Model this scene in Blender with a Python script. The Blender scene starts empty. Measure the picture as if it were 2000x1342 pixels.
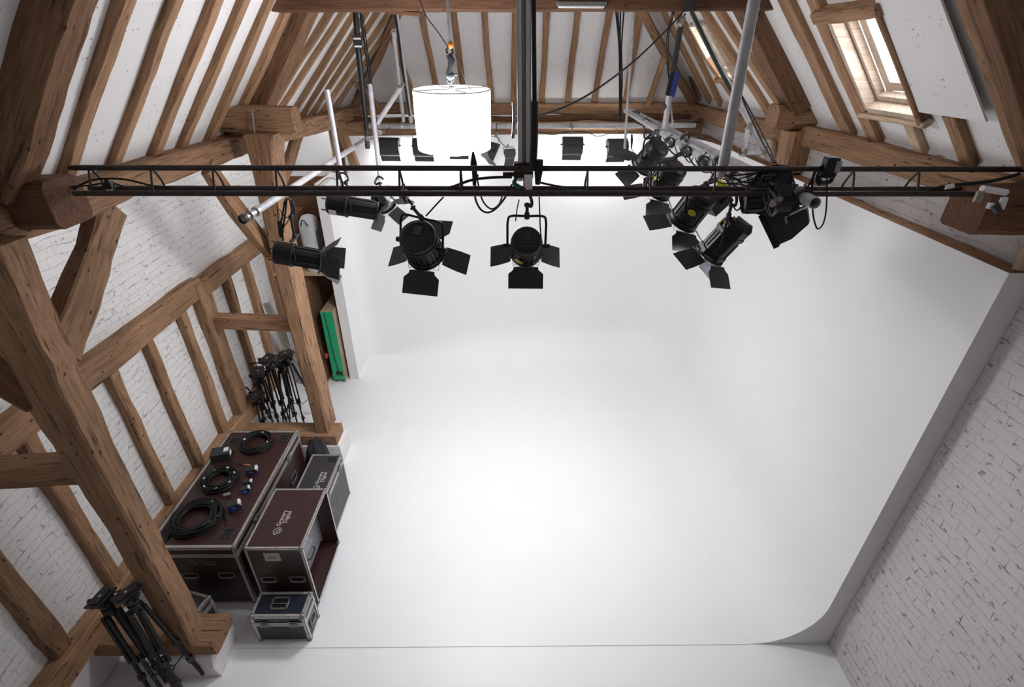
import bpy, bmesh, math, random
from mathutils import Vector, Matrix, Quaternion, noise

# ------------------------------------------------------------------ camera
SC = bpy.context.scene
COL = SC.collection
FPX = 984.89
CAM = Vector((0.0, 0.0, 5.0))
def _axes():
    yaw, pit, rol = math.radians(.89135), math.radians(30.15465), math.radians(.46032)
    cy, sy, cp, sp = math.cos(yaw), math.sin(yaw), math.cos(pit), math.sin(pit)
    f = Vector((sy*cp, cy*cp, -sp)); r = Vector((cy, -sy, 0)); u = r.cross(f)
    c, s = math.cos(rol), math.sin(rol)
    return c*r+s*u, -s*r+c*u, f
CR, CU, CF = _axes()
cam_d = bpy.data.cameras.new('camera'); cam = bpy.data.objects.new('camera', cam_d); COL.objects.link(cam)
cam_d.sensor_width = 36.0; cam_d.lens = 36*FPX/2000; cam_d.clip_start = .02
m = Matrix.Identity(4)
for i in range(3):
    m[i][0] = CR[i]; m[i][1] = CU[i]; m[i][2] = -CF[i]; m[i][3] = CAM[i]
cam.matrix_world = m
SC.camera = cam

def at(x, y, X=None, Y=None, Z=None):
    """Point on a plane of the barn (one of X, Y, Z known) measured from a sighting at x, y."""
    d = CR*((x-1000)/FPX) - CU*((y-671)/FPX) + CF
    if X is not None: t = (X-CAM.x)/d.x
    elif Y is not None: t = (Y-CAM.y)/d.y
    else: t = (Z-CAM.z)/d.z
    return CAM+d*t
TP = math.tan(math.radians(50.5))

# ------------------------------------------------------------------ light and exposure
SC.view_settings.view_transform = 'Standard'
SC.view_settings.look = 'None'
SC.view_settings.gamma = 1.0
SC.view_settings.use_curve_mapping = False
SC.view_settings.exposure = 0.14
W = bpy.data.worlds.new('world'); SC.world = W; W.use_nodes = True
W.node_tree.nodes['Background'].inputs[0].default_value = (.93, .96, 1, 1)
W.node_tree.nodes['Background'].inputs[1].default_value = 10.0

def area(name, loc, aim, size, power, color=(1, 1, 1), spread=180, shape='DISK', size_y=None):
    l = bpy.data.lights.new(name, 'AREA'); l.shape = shape; l.size = size
    if size_y: l.size_y = size_y
    l.energy = power; l.color = color; l.spread = math.radians(spread)
    o = bpy.data.objects.new(name, l); COL.objects.link(o); o.location = loc
    o.rotation_mode = 'QUATERNION'; o.rotation_quaternion = Vector(aim).to_track_quat('-Z', 'Y')
    return o
P_SPACE = 47; P_FRES = 8.0; P_CYC = 5.5

# ------------------------------------------------------------------ materials
MATS = {}
def nodes(name):
    m = bpy.data.materials.new(name); m.use_nodes = True
    nt = m.node_tree; b = nt.nodes['Principled BSDF']
    MATS[name] = m
    return m, nt, b
def N(nt, t, **k):
    n = nt.nodes.new(t)
    for a, v in k.items():
        if a.startswith('i_'):
            n.inputs[int(a[2:]) if a[2:].isdigit() else a[2:].replace('_', ' ')].default_value = v
        else: setattr(n, a, v)
    return n
def ramp(nt, src, stops):
    r = N(nt, 'ShaderNodeValToRGB'); e = r.color_ramp.elements
    while len(e) < len(stops): e.new(.5)
    for q, (p, c) in zip(e, stops):
        q.position = p; q.color = (c, c, c, 1) if isinstance(c, (int, float)) else (*c, 1)
    nt.links.new(src, r.inputs[0]); return r.outputs[0]
def mix(nt, fac, a, b, mode='MIX'):
    n = N(nt, 'ShaderNodeMix', data_type='RGBA', blend_type=mode)
    for s, v in ((0, fac), (6, a), (7, b)):
        if hasattr(v, 'links'): nt.links.new(v, n.inputs[s])
        else: n.inputs[s].default_value = v if isinstance(v, (int, float)) else (*v[:3], 1)
    return n.outputs[2]
def mth(nt, op, a, b=0.0):
    n = N(nt, 'ShaderNodeMath', operation=op)
    for s, v in ((0, a), (1, b)):
        if hasattr(v, 'links'): nt.links.new(v, n.inputs[s])
        else: n.inputs[s].default_value = v
    return n.outputs[0]
def bump(nt, b, h, st=.4, dist=.01):
    n = N(nt, 'ShaderNodeBump'); n.inputs['Strength'].default_value = st; n.inputs['Distance'].default_value = dist
    nt.links.new(h, n.inputs['Height']); nt.links.new(n.outputs[0], b.inputs['Normal'])
def obj_coord(nt, scale=(1, 1, 1), rnd=True):
    tc = N(nt, 'ShaderNodeTexCoord'); mp = N(nt, 'ShaderNodeMapping'); mp.inputs['Scale'].default_value = scale
    if rnd:
        oi = N(nt, 'ShaderNodeObjectInfo'); a = N(nt, 'ShaderNodeVectorMath', operation='ADD')
        s = N(nt, 'ShaderNodeVectorMath', operation='SCALE'); s.inputs['Scale'].default_value = 37.0
        cx = N(nt, 'ShaderNodeCombineXYZ')
        for i in range(3): nt.links.new(oi.outputs['Random'], cx.inputs[i])
        nt.links.new(cx.outputs[0], s.inputs[0]); nt.links.new(tc.outputs['Object'], a.inputs[0]); nt.links.new(s.outputs[0], a.inputs[1])
        nt.links.new(a.outputs[0], mp.inputs[0])
    else: nt.links.new(tc.outputs['Object'], mp.inputs[0])
    return mp.outputs[0]
def noise_n(nt, vec, scale, detail=4, rough=.55):
    n = N(nt, 'ShaderNodeTexNoise'); n.inputs['Scale'].default_value = scale; n.inputs['Detail'].default_value = detail; n.inputs['Roughness'].default_value = rough
    nt.links.new(vec, n.inputs['Vector']); return n.outputs['Fac']
def plain(name, c, rough=.5, metal=0.0, var=0.0, spec=None, scale=20):
    m, nt, b = nodes(name)
    b.inputs['Roughness'].default_value = rough; b.inputs['Metallic'].default_value = metal
    if spec is not None: b.inputs['Specular IOR Level'].default_value = spec
    f = noise_n(nt, obj_coord(nt), scale)
    lo = tuple(x*(1-var) for x in c); hi = tuple(min(1, x*(1+var)) for x in c)
    nt.links.new(ramp(nt, f, [(.3, lo), (.7, hi)]), b.inputs['Base Color'])
    return m
def wood(name, dark, mid, light, cracks=1.0, grain=1.0, rough=.75):
    m, nt, b = nodes(name)
    v = obj_coord(nt, (1.2, 14*grain, 14*grain)); f = noise_n(nt, v, 1.6, 6, .6)
    c = ramp(nt, f, [(.25, dark), (.5, mid), (.75, light)])
    v2 = obj_coord(nt, (1, 1.4, 1.4)); f2 = noise_n(nt, v2, 1.8, 3)
    c = mix(nt, .5, c, ramp(nt, f2, [(.3, tuple(.5*x for x in mid)), (.7, tuple(min(1, 1.35*x) for x in mid))]))
    fs = noise_n(nt, obj_coord(nt, (3, 60, 60)), 1.5, 3); c = mix(nt, .25, c, ramp(nt, fs, [(.35, tuple(.45*x for x in dark)), (.6, tuple(min(1, 1.3*x) for x in light))]))
    oi = N(nt, 'ShaderNodeObjectInfo')
    hv = N(nt, 'ShaderNodeHueSaturation'); nt.links.new(c, hv.inputs['Color'])
    mr = N(nt, 'ShaderNodeMapRange'); mr.inputs[3].default_value = .82; mr.inputs[4].default_value = 1.18
    nt.links.new(oi.outputs['Random'], mr.inputs[0]); nt.links.new(mr.outputs[0], hv.inputs['Value'])
    c = hv.outputs[0]
    v3 = obj_coord(nt, (1.6, 22, 22)); f3 = noise_n(nt, v3, 1.3, 2)
    cr = ramp(nt, f3, [(.62, 0.0), (.70, 1.0)])
    v4 = obj_coord(nt, (9, 16, 16)); vo = N(nt, 'ShaderNodeTexVoronoi'); vo.inputs['Scale'].default_value = .8
    nt.links.new(v4, vo.inputs['Vector']); kn = ramp(nt, vo.outputs['Distance'], [(.07, 1.0), (.15, 0.0)])
    holes = mth(nt, 'MAXIMUM', mth(nt, 'MULTIPLY', cr, .6*cracks), mth(nt, 'MULTIPLY', kn, .75*cracks))
    c = mix(nt, holes, c, tuple(.22*x for x in dark))
    nt.links.new(c, b.inputs['Base Color']); b.inputs['Roughness'].default_value = rough
    b.inputs['Specular IOR Level'].default_value = .25
    h = mth(nt, 'SUBTRACT', mth(nt, 'ADD', f, mth(nt, 'MULTIPLY', f2, 1.2)), mth(nt, 'MULTIPLY', holes, .8))
    bump(nt, b, h, .6, .012)
    return m
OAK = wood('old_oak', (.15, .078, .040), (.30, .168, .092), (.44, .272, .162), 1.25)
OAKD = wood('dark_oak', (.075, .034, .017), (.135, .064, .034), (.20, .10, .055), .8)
RAFT = wood('rafter_oak', (.17, .085, .043), (.33, .188, .102), (.46, .285, .168), .7)
OAKM = wood('brown_oak', (.09, .044, .022), (.17, .088, .046), (.28, .16, .09), 1.0)
PINE = wood('pale_pine', (.32, .22, .14), (.50, .36, .24), (.62, .48, .34), .35)
PINEW = wood('limed_pine', (.42, .32, .24), (.58, .47, .38), (.68, .58, .48), .15)
PLY = wood('brown_board', (.12, .065, .035), (.19, .11, .06), (.25, .15, .09), .1, .5)

def brick_mat(name, base, chips, sx=1.0, bs=1.0, dirt=.0):
    m, nt, b = nodes(name)
    tc = N(nt, 'ShaderNodeTexCoord'); sp = N(nt, 'ShaderNodeSeparateXYZ'); nt.links.new(tc.outputs['Object'], sp.inputs[0])
    cb = N(nt, 'ShaderNodeCombineXYZ'); nt.links.new(sp.outputs[1], cb.inputs[0]); nt.links.new(sp.outputs[2], cb.inputs[1])
    wn = noise_n(nt, tc.outputs['Object'], 2.3, 3); wv = N(nt, 'ShaderNodeVectorMath', operation='ADD')
    wc = N(nt, 'ShaderNodeCombineXYZ'); nt.links.new(mth(nt, 'MULTIPLY', mth(nt, 'SUBTRACT', wn, .5), .22), wc.inputs[0])
    nt.links.new(mth(nt, 'MULTIPLY', mth(nt, 'SUBTRACT', wn, .5), .12), wc.inputs[1])
    nt.links.new(cb.outputs[0], wv.inputs[0]); nt.links.new(wc.outputs[0], wv.inputs[1])
    br = N(nt, 'ShaderNodeTexBrick'); br.offset = .5
    br.inputs['Scale'].default_value = 1.0; br.squash = 1.0; br.inputs['Brick Width'].default_value = .235; br.inputs['Row Height'].default_value = .078
    br.inputs['Mortar Size'].default_value = .006; br.inputs['Mortar Smooth'].default_value = 1.0
    nt.links.new(wv.outputs[0], br.inputs['Vector'])
    mort = br.outputs['Fac']
    big = noise_n(nt, tc.outputs['Object'], 1.1, 4)
    # chips and dark pits, gathered along the joints
    mp = N(nt, 'ShaderNodeMapping'); mp.inputs['Scale'].default_value = (9, 9, 20); nt.links.new(tc.outputs['Object'], mp.inputs[0])
    cn = noise_n(nt, mp.outputs[0], 1.4, 4, .6)
    pit = ramp(nt, cn, [(.63, 0.0), (.69, 1.0)])
    mp2 = N(nt, 'ShaderNodeMapping'); mp2.inputs['Scale'].default_value = (3, 3, 8); nt.links.new(tc.outputs['Object'], mp2.inputs[0])
    jn = ramp(nt, noise_n(nt, mp2.outputs[0], 1.7, 5, .65), [(.56, 0.0), (.66, 1.0)])
    crack = mth(nt, 'MULTIPLY', mort, jn)
    dk = mth(nt, 'MINIMUM', mth(nt, 'ADD', mth(nt, 'MULTIPLY', pit, .65*chips), mth(nt, 'MULTIPLY', crack, .75*chips)), 1.0)
    c = ramp(nt, big, [(.3, tuple(x*(.93-dirt) for x in base)), (.7, base)])
    c = mix(nt, mth(nt, 'MULTIPLY', dk, .85), c, (.20, .155, .13))
    nt.links.new(c, b.inputs['Base Color']); b.inputs['Roughness'].default_value = .6
    fine = noise_n(nt, tc.outputs['Object'], 30, 4)
    h = mth(nt, 'SUBTRACT', mth(nt, 'ADD', mth(nt, 'MULTIPLY', fine, .25), mth(nt, 'MULTIPLY', wn, .5)), mth(nt, 'ADD', mth(nt, 'MULTIPLY', mort, bs*.35), mth(nt, 'MULTIPLY', dk, 1.2)))
    bump(nt, b, h, .9, .010)
    return m
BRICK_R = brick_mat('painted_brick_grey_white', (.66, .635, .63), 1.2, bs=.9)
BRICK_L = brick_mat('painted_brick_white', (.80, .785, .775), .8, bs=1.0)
BRICK_P = brick_mat('painted_pier', (.78, .75, .745), .5, bs=.5)

def plaster(name, base, specks=1.0):
    m, nt, b = nodes(name)
    tc = N(nt, 'ShaderNodeTexCoord'); o = tc.outputs['Object']
    vo = N(nt, 'ShaderNodeTexVoronoi'); vo.inputs['Scale'].default_value = 27; vo.inputs['Randomness'].default_value = 1
    nt.links.new(o, vo.inputs['Vector'])
    dot = ramp(nt, vo.outputs['Distance'], [(.12, 1.0), (.22, 0.0)])
    cl = ramp(nt, noise_n(nt, o, 3.5, 3), [(.46, 0.0), (.58, 1.0)])
    pick = ramp(nt, N_color_r(nt, vo), [(.45, 0.0), (.5, 1.0)])
    d = mth(nt, 'MULTIPLY', mth(nt, 'MULTIPLY', dot, cl), pick)
    c = ramp(nt, noise_n(nt, o, 1.3, 4), [(.3, tuple(x*.94 for x in base)), (.7, base)])
    c = mix(nt, mth(nt, 'MULTIPLY', d, .8*specks), c, (.16, .13, .11))
    nt.links.new(c, b.inputs['Base Color']); b.inputs['Roughness'].default_value = .7
    bump(nt, b, noise_n(nt, o, 9, 5), .25, .01)
    return m
def N_color_r(nt, vo):
    s = N(nt, 'ShaderNodeSeparateColor'); nt.links.new(vo.outputs['Color'], s.inputs[0]); return s.outputs[0]
PLAST = plaster('speckled_plaster', (.87, .86, .85))
PLAIN_W = plaster('plain_wall', (.80, .785, .77), .1)
def cyc_mat():
    m, nt, b = nodes('cyclorama_paint')
    tc = N(nt, 'ShaderNodeTexCoord'); o = tc.outputs['Object']
    c = ramp(nt, noise_n(nt, o, .9, 4), [(.3, (.855, .86, .87)), (.7, (.885, .885, .885))])
    nt.links.new(c, b.inputs['Base Color']); b.inputs['Roughness'].default_value = .55
    b.inputs['Specular IOR Level'].default_value = .25
    bump(nt, b, noise_n(nt, o, 1.5, 5), .12, .02)
cyc_mat(); CYC = MATS['cyclorama_paint']
FLOOR = plain('painted_floor', (.862, .868, .88), .42, var=.012, scale=2)
MAROON = plain('maroon_laminate', (.036, .014, .012), .38, var=.12, scale=60)
NAVY = plain('navy_laminate', (.010, .014, .026), .4, var=.15, scale=60)
BLACKL = plain('black_laminate', (.030, .028, .030), .42, var=.1, scale=60)
ALU = plain('aluminium', (.52, .50, .48), .42, .75, var=.18, scale=30)
ALUD = plain('worn_zinc', (.26, .26, .25), .45, .7, var=.25, scale=30)
PIPE = plain('galvanised_pipe', (.46, .46, .48), .5, .15, var=.18, scale=12)
CHAN = plain('zinc_channel', (.66, .66, .68), .5, .1, var=.1, scale=12)
STEELD = plain('dark_brown_steel', (.035, .024, .020), .45, .2, var=.25)
BLK = plain('black_metal', (.012, .012, .013), .45, var=.3, spec=.35)
BLKG = plain('dark_grey_metal', (.024, .024, .027), .5, var=.2)
LEAF = plain('barn_door_metal', (.022, .022, .025), .55, var=.15)
RUB = plain('cable_rubber', (.010, .010, .011), .5, spec=.3)
CLOTH = plain('black_cloth', (.012, .012, .018), .9, var=.4, scale=8)
WHT = plain('white_plastic', (.75, .75, .74), .45, var=.05)
CREAM = plain('white_canvas', (.50, .50, .51), .8, var=.12, scale=5)
YEL = plain('yellow_sticker', (.62, .50, .03), .5, var=.1)
RED = plain('red_rubber', (.42, .015, .02), .5, var=.2)
BLUE = plain('blue_plastic', (.02, .09, .36), .4, var=.15)
BLUED = plain('dark_blue_strap', (.015, .03, .20), .6, var=.2)
GREEN = plain('chroma_green', (.015, .36, .16), .55, var=.1, scale=4)
GREENT = plain('green_tape', (.0, .16, .09), .5, var=.2)
ORANGE = plain('amber_plastic', (.45, .14, .02), .4)
COPPER = plain('copper_tape', (.45, .17, .09), .5, var=.2)
BRASS = plain('plated_clamp', (.36, .33, .27), .4, .7, var=.3, scale=60)
SILV = plain('silver_panel', (.30, .31, .33), .4, .5, var=.15, scale=30)
LENSG = plain('lens_glass', (.30, .30, .30), .12, var=.1, spec=.9)
INK = plain('black_ink', (.02, .02, .02), .6)
SILK = plain('silver_print', (.55, .54, .52), .5)
SILKD = plain('dark_silver_print', (.20, .18, .165), .5)  # darker grey version of the silver print
m, nt, b = nodes('lit_silk_shade')
b.inputs['Base Color'].default_value = (.9, .88, .92, 1); b.inputs['Emission Color'].default_value = (.98, .96, 1, 1); b.inputs['Emission Strength'].default_value = 20
SHADE = m
m, nt, b = nodes('lit_silk_top')
b.inputs['Base Color'].default_value = (.9, .88, .92, 1); b.inputs['Emission Color'].default_value = (.98, .96, 1, 1); b.inputs['Emission Strength'].default_value = .9
SHADET = m
m, nt, b = nodes('window_glass')
b.inputs['Base Color'].default_value = (1, 1, 1, 1); b.inputs['Roughness'].default_value = 0; b.inputs['Transmission Weight'].default_value = 1; b.inputs['IOR'].default_value = 1.0
GLASS = m

# ------------------------------------------------------------------ helpers
class MB:
    def __init__(s): s.v = []; s.f = []; s.sm = []
    def add(s, vs, fs, smooth=False, M=None):
        o = len(s.v)
        s.v += [tuple(M @ Vector(p)) if M is not None else tuple(p) for p in vs]
        s.f += [tuple(i+o for i in f) for f in fs]; s.sm += [smooth]*len(fs); return s
    def box(s, a, b, M=None):
        (x0, y0, z0), (x1, y1, z1) = a, b
        x0, x1 = min(x0, x1), max(x0, x1); y0, y1 = min(y0, y1), max(y0, y1); z0, z1 = min(z0, z1), max(z0, z1)
        return s.add([(x0, y0, z0), (x1, y0, z0), (x1, y1, z0), (x0, y1, z0), (x0, y0, z1), (x1, y0, z1), (x1, y1, z1), (x0, y1, z1)],
                     [(0, 3, 2, 1), (4, 5, 6, 7), (0, 1, 5, 4), (1, 2, 6, 5), (2, 3, 7, 6), (3, 0, 4, 7)], M=M)
    def tube(s, pts, r, n=8, caps=True, M=None):
        pts = [Vector(p) for p in pts]; k = len(pts)
        rs = r if isinstance(r, (list, tuple)) else [r]*k
        t0 = (pts[1]-pts[0]).normalized(); u = t0.orthogonal().normalized(); vs = []
        for i, p in enumerate(pts):
            t = (pts[min(i+1, k-1)]-pts[max(i-1, 0)])
            t = t.normalized() if t.length > 1e-9 else t0
            u = (u-t*u.dot(t)); u = u.normalized() if u.length > 1e-6 else t.orthogonal().normalized()
            w = t.cross(u)
            for j in range(n):
                a = 2*math.pi*j/n; vs.append(p+(u*math.cos(a)+w*math.sin(a))*rs[i])
        fs = [(i*n+j, i*n+(j+1) % n, (i+1)*n+(j+1) % n, (i+1)*n+j) for i in range(k-1) for j in range(n)]
        s.add(vs, fs, True, M)
        if caps: s.add(vs[:n], [tuple(range(n))[::-1]], M=M); s.add(vs[-n:], [tuple(range(n))], M=M)
        return s
    def cyl(s, a, b, r, n=12, r2=None, M=None): return s.tube([a, b], [r, r if r2 is None else r2], n, True, M)
    def lathe(s, prof, n=24, M=None, smooth=True):
        k = len(prof); vs = [(r*math.cos(2*math.pi*j/n), r*math.sin(2*math.pi*j/n), z) for (r, z) in prof for j in range(n)]
        fs = [(i*n+j, i*n+(j+1) % n, (i+1)*n+(j+1) % n, (i+1)*n+j) for i in range(k-1) for j in range(n)]
        return s.add(vs, fs, smooth, M)
    def prism(s, poly, z0, z1, M=None):
        n = len(poly); vs = [(x, y, z0) for x, y in poly]+[(x, y, z1) for x, y in poly]
        return s.add(vs, [tuple(range(n))[::-1], tuple(range(n, 2*n))]+[(i, (i+1) % n, n+(i+1) % n, n+i) for i in range(n)], M=M)
    def ball(s, c, r, n=8, sc=(1, 1, 1)):
        prof = [(math.sin(math.pi*i/n)*r+1e-5, -math.cos(math.pi*i/n)*r) for i in range(n+1)]
        return s.lathe(prof, 2*n, Matrix.Translation(c) @ Matrix.Diagonal((*sc, 1)))
    def build(s, name, mat, parent=None, mw=None, bevel=0.0):
        me = bpy.data.meshes.new(name); me.from_pydata(s.v, [], s.f); me.validate()
        if len(me.polygons) == len(s.sm): me.polygons.foreach_set('use_smooth', s.sm)
        bm = bmesh.new(); bm.from_mesh(me); bmesh.ops.recalc_face_normals(bm, faces=bm.faces); bm.to_mesh(me); bm.free()
        me.materials.append(mat); me.update()
        o = bpy.data.objects.new(name, me); COL.objects.link(o)
        if parent is not None: o.parent = parent
        if mw is not None: o.matrix_local = mw
        if bevel:
            md = o.modifiers.new('bevel', 'BEVEL'); md.width = bevel; md.segments = 2; md.limit_method = 'ANGLE'
        return o
def tag(o, label=None, cat=None, group=None, kind=None):
    for k, v in (('label', label), ('category', cat), ('group', group), ('kind', kind)):
        if v: o[k] = v
    return o
def empty(name, loc, label, cat, group=None, M=None):
    o = bpy.data.objects.new(name, None); COL.objects.link(o); o.empty_display_size = .1
    if M is not None: o.matrix_world = M
    else: o.location = loc
    return tag(o, label, cat, group)
def frame(z, y, loc=(0, 0, 0)):
    z = Vector(z).normalized(); x = Vector(y).cross(z).normalized(); y = z.cross(x)
    M = Matrix.Identity(4)
    for i in range(3): M[i][0] = x[i]; M[i][1] = y[i]; M[i][2] = z[i]; M[i][3] = loc[i]
    return M
def xframe(x, up, loc):
    x = Vector(x).normalized(); y = Vector(up).cross(x).normalized(); z = x.cross(y)
    M = Matrix.Identity(4)
    for i in range(3): M[i][0] = x[i]; M[i][1] = y[i]; M[i][2] = z[i]; M[i][3] = loc[i]
    return M
def smoothpts(P, k=6):
    P = [Vector(p) for p in P]; out = []
    for i in range(len(P)-1):
        a = P[max(i-1, 0)]; b = P[i]; c = P[i+1]; d = P[min(i+2, len(P)-1)]
        for j in range(k):
            t = j/k; out.append(.5*((2*b)+(c-a)*t+(2*a-5*b+4*c-d)*t*t+(3*b-a-3*c+d)*t**3))
    out.append(P[-1]); return out

SEED = [1]
def beam(name, label, cat, p0, p1, w, h, up=(0, 0, 1), mat=OAK, group=None, rough=.010, bow=.0, taper=None, kind=None, seg=.12, cham=.012, parent=None, prof=None):
    """Hand-hewn timber from p0 to p1: w across, h along 'up', wandering edges, worn corners."""
    p0 = Vector(p0); p1 = Vector(p1); L = (p1-p0).length; M = xframe(p1-p0, up, p0)
    SEED[0] += 1; sd = SEED[0]*7.31; n = max(3, int(L/seg)); vs = []
    for i in range(n+1):
        t = i/n; x = t*L
        kx = 1+(taper-1)*t if taper else 1
        hw, hh = w/2*kx, h/2*kx
        def nz(q, f=1.7): return noise.noise(Vector((x*f, q*3.1+sd, sd*.7)))*rough*2
        c = cham*(1+.6*noise.noise(Vector((x*3, sd, 9))))
        e = [nz(q)+nz(q+9, 6.5)*.35 for q in (1, 2, 3, 4)]
        if prof:
            for (ta, a0, a1), (tb, b0, b1) in zip(prof, prof[1:]):
                if ta <= t <= tb: f = (t-ta)/(tb-ta); e[0] += a0+(b0-a0)*f; e[1] += a1+(b1-a1)*f
        bz = bow*math.sin(math.pi*t)
        yl, yr, zb, zt = -hw+e[0], hw+e[1], -hh+e[2]+bz, hh+e[3]+bz
        k = [abs(noise.noise(Vector((x*2.3, sd+q, 4))))*rough*(1.6 if min(w, h) > .13 else .5)+c for q in range(4)]
        vs += [(x, yl+k[0], zb), (x, yr-k[1], zb), (x, yr, zb+k[1]), (x, yr, zt-k[2]), (x, yr-k[2], zt), (x, yl+k[3], zt), (x, yl, zt-k[3]), (x, yl, zb+k[0])]
    mb = MB(); fs = [(i*8+j, i*8+(j+1) % 8, (i+1)*8+(j+1) % 8, (i+1)*8+j) for i in range(n) for j in range(8)]
    fs += [tuple(range(8))[::-1], tuple(range(n*8, n*8+8))]
    mb.add(vs, fs)
    o = mb.build(name, mat, parent); o.matrix_local = M
    return tag(o, label, cat, group, kind)

def cable(name, label, pts, r=.006, cat='cable', mat=RUB, group=None, k=6, n=6, parent=None):
    o = MB().tube(smoothpts(pts, k), r, n).build(name, mat, parent)
    return tag(o, label, cat, group)
def pipe(name, label, a, b, r=.024, mat=PIPE, cat='pipe', group=None, n=16):
    """Open scaffold tube with a wall thickness."""
    a = Vector(a); b = Vector(b); M = frame(b-a, (b-a).orthogonal(), a); L = (b-a).length
    mb = MB().lathe([(r, 0), (r, L)], n, M).lathe([(r*.86, 0), (r*.86, L)], n, M)
    mb.lathe([(r*.86, 0), (r, 0)], n, M, False).lathe([(r*.86, L), (r, L)], n, M, False)
    mb.lathe([(1e-4, L*.02), (r*.86, L*.02)], n, M, False).lathe([(1e-4, L*.98), (r*.86, L*.98)], n, M, False)
    return tag(mb.build(name, mat), label, cat, group)
def clamp(name, label, p, axis, r=.03, mat=BRASS, group='scaffold clamps on the lighting pipes'):
    """Swivel coupler: two half shells, a bolt and wing nuts."""
    e = empty(name, p, label, 'clamp', group); M = frame(axis, Vector(axis).orthogonal())
    MB().lathe([(r, -.022), (r*1.22, -.022), (r*1.22, .022), (r, .022)], 14, M, False).build('shell', mat, e)
    b = MB(); x = M.col[0].xyz; y = M.col[1].xyz
    for s in (-1, 1):
        b.cyl(x*s*r*1.1-y*.02, x*s*r*1.1+y*.02*2.2, .006, 6).cyl(x*s*r*1.1+y*.044, x*s*r*1.1+y*.054, .011, 6)
    b.box((-r*1.5, -r*.5, -.012), (r*1.5, r*.5, .012), M)
    b.build('bolt', ALUD, e); return e

# ================================================================== SETTING
exec_order = None
def quad_surface(name, pts, mat, kind='structure', label=None, cat=None):
    o = MB().add(pts, [tuple(range(len(pts)))]).build(name, mat); return tag(o, label, cat, None, kind)

XR = 3.16; XL = -3.70; YN = -2.2
# floor
o = MB().box((-4.2, YN, -.12), (XR+.3, 9.6, 0)).build('floor', FLOOR); tag(o, 'white painted studio floor', 'floor', None, 'structure')
# right brick wall
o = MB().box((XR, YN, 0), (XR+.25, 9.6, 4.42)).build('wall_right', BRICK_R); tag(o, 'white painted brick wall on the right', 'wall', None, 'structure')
# left brick wall
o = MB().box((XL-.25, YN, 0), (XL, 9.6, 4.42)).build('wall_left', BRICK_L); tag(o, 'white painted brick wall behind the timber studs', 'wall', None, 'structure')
o = MB().box((XL, YN, 0), (XL+.07, 8.3, .44)).build('baseboard_left', BRICK_P, bevel=.01); tag(o, 'white painted brick plinth under the timber sill', 'plinth', None, 'structure')
# end wall behind the cyclorama
o = MB().box((XL, 9.25, 0), (XR, 9.4, 4.5)).build('wall_back', PLAIN_W); tag(o, 'plain end wall behind the cyclorama', 'wall', None, 'structure')
o = MB().box((XL-.3, YN-.15, 0), (XR+.3, YN, 8.4)).build('wall_front', PLAIN_W); tag(o, 'end wall behind the viewpoint', 'wall', None, 'structure')
o = MB().box((XL, YN, 3.05), (XR, .5, 3.2)).build('floor_bounce_blocker', OAKD); tag(o, 'unseen dark gallery floor added under the viewpoint to cut floor bounce', 'floor', None, 'structure')  # unseen slab, added dark to keep near-floor bounce off the timbers
# eaves boards between plates and walls
MBE = MB().box((XL-.2, YN, 4.40), (-2.93, 9.4, 4.44)); tag(MBE.build('trim_1', PLAIN_W), 'eaves boarding over the left wall head', 'eaves', None, 'structure')

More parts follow.
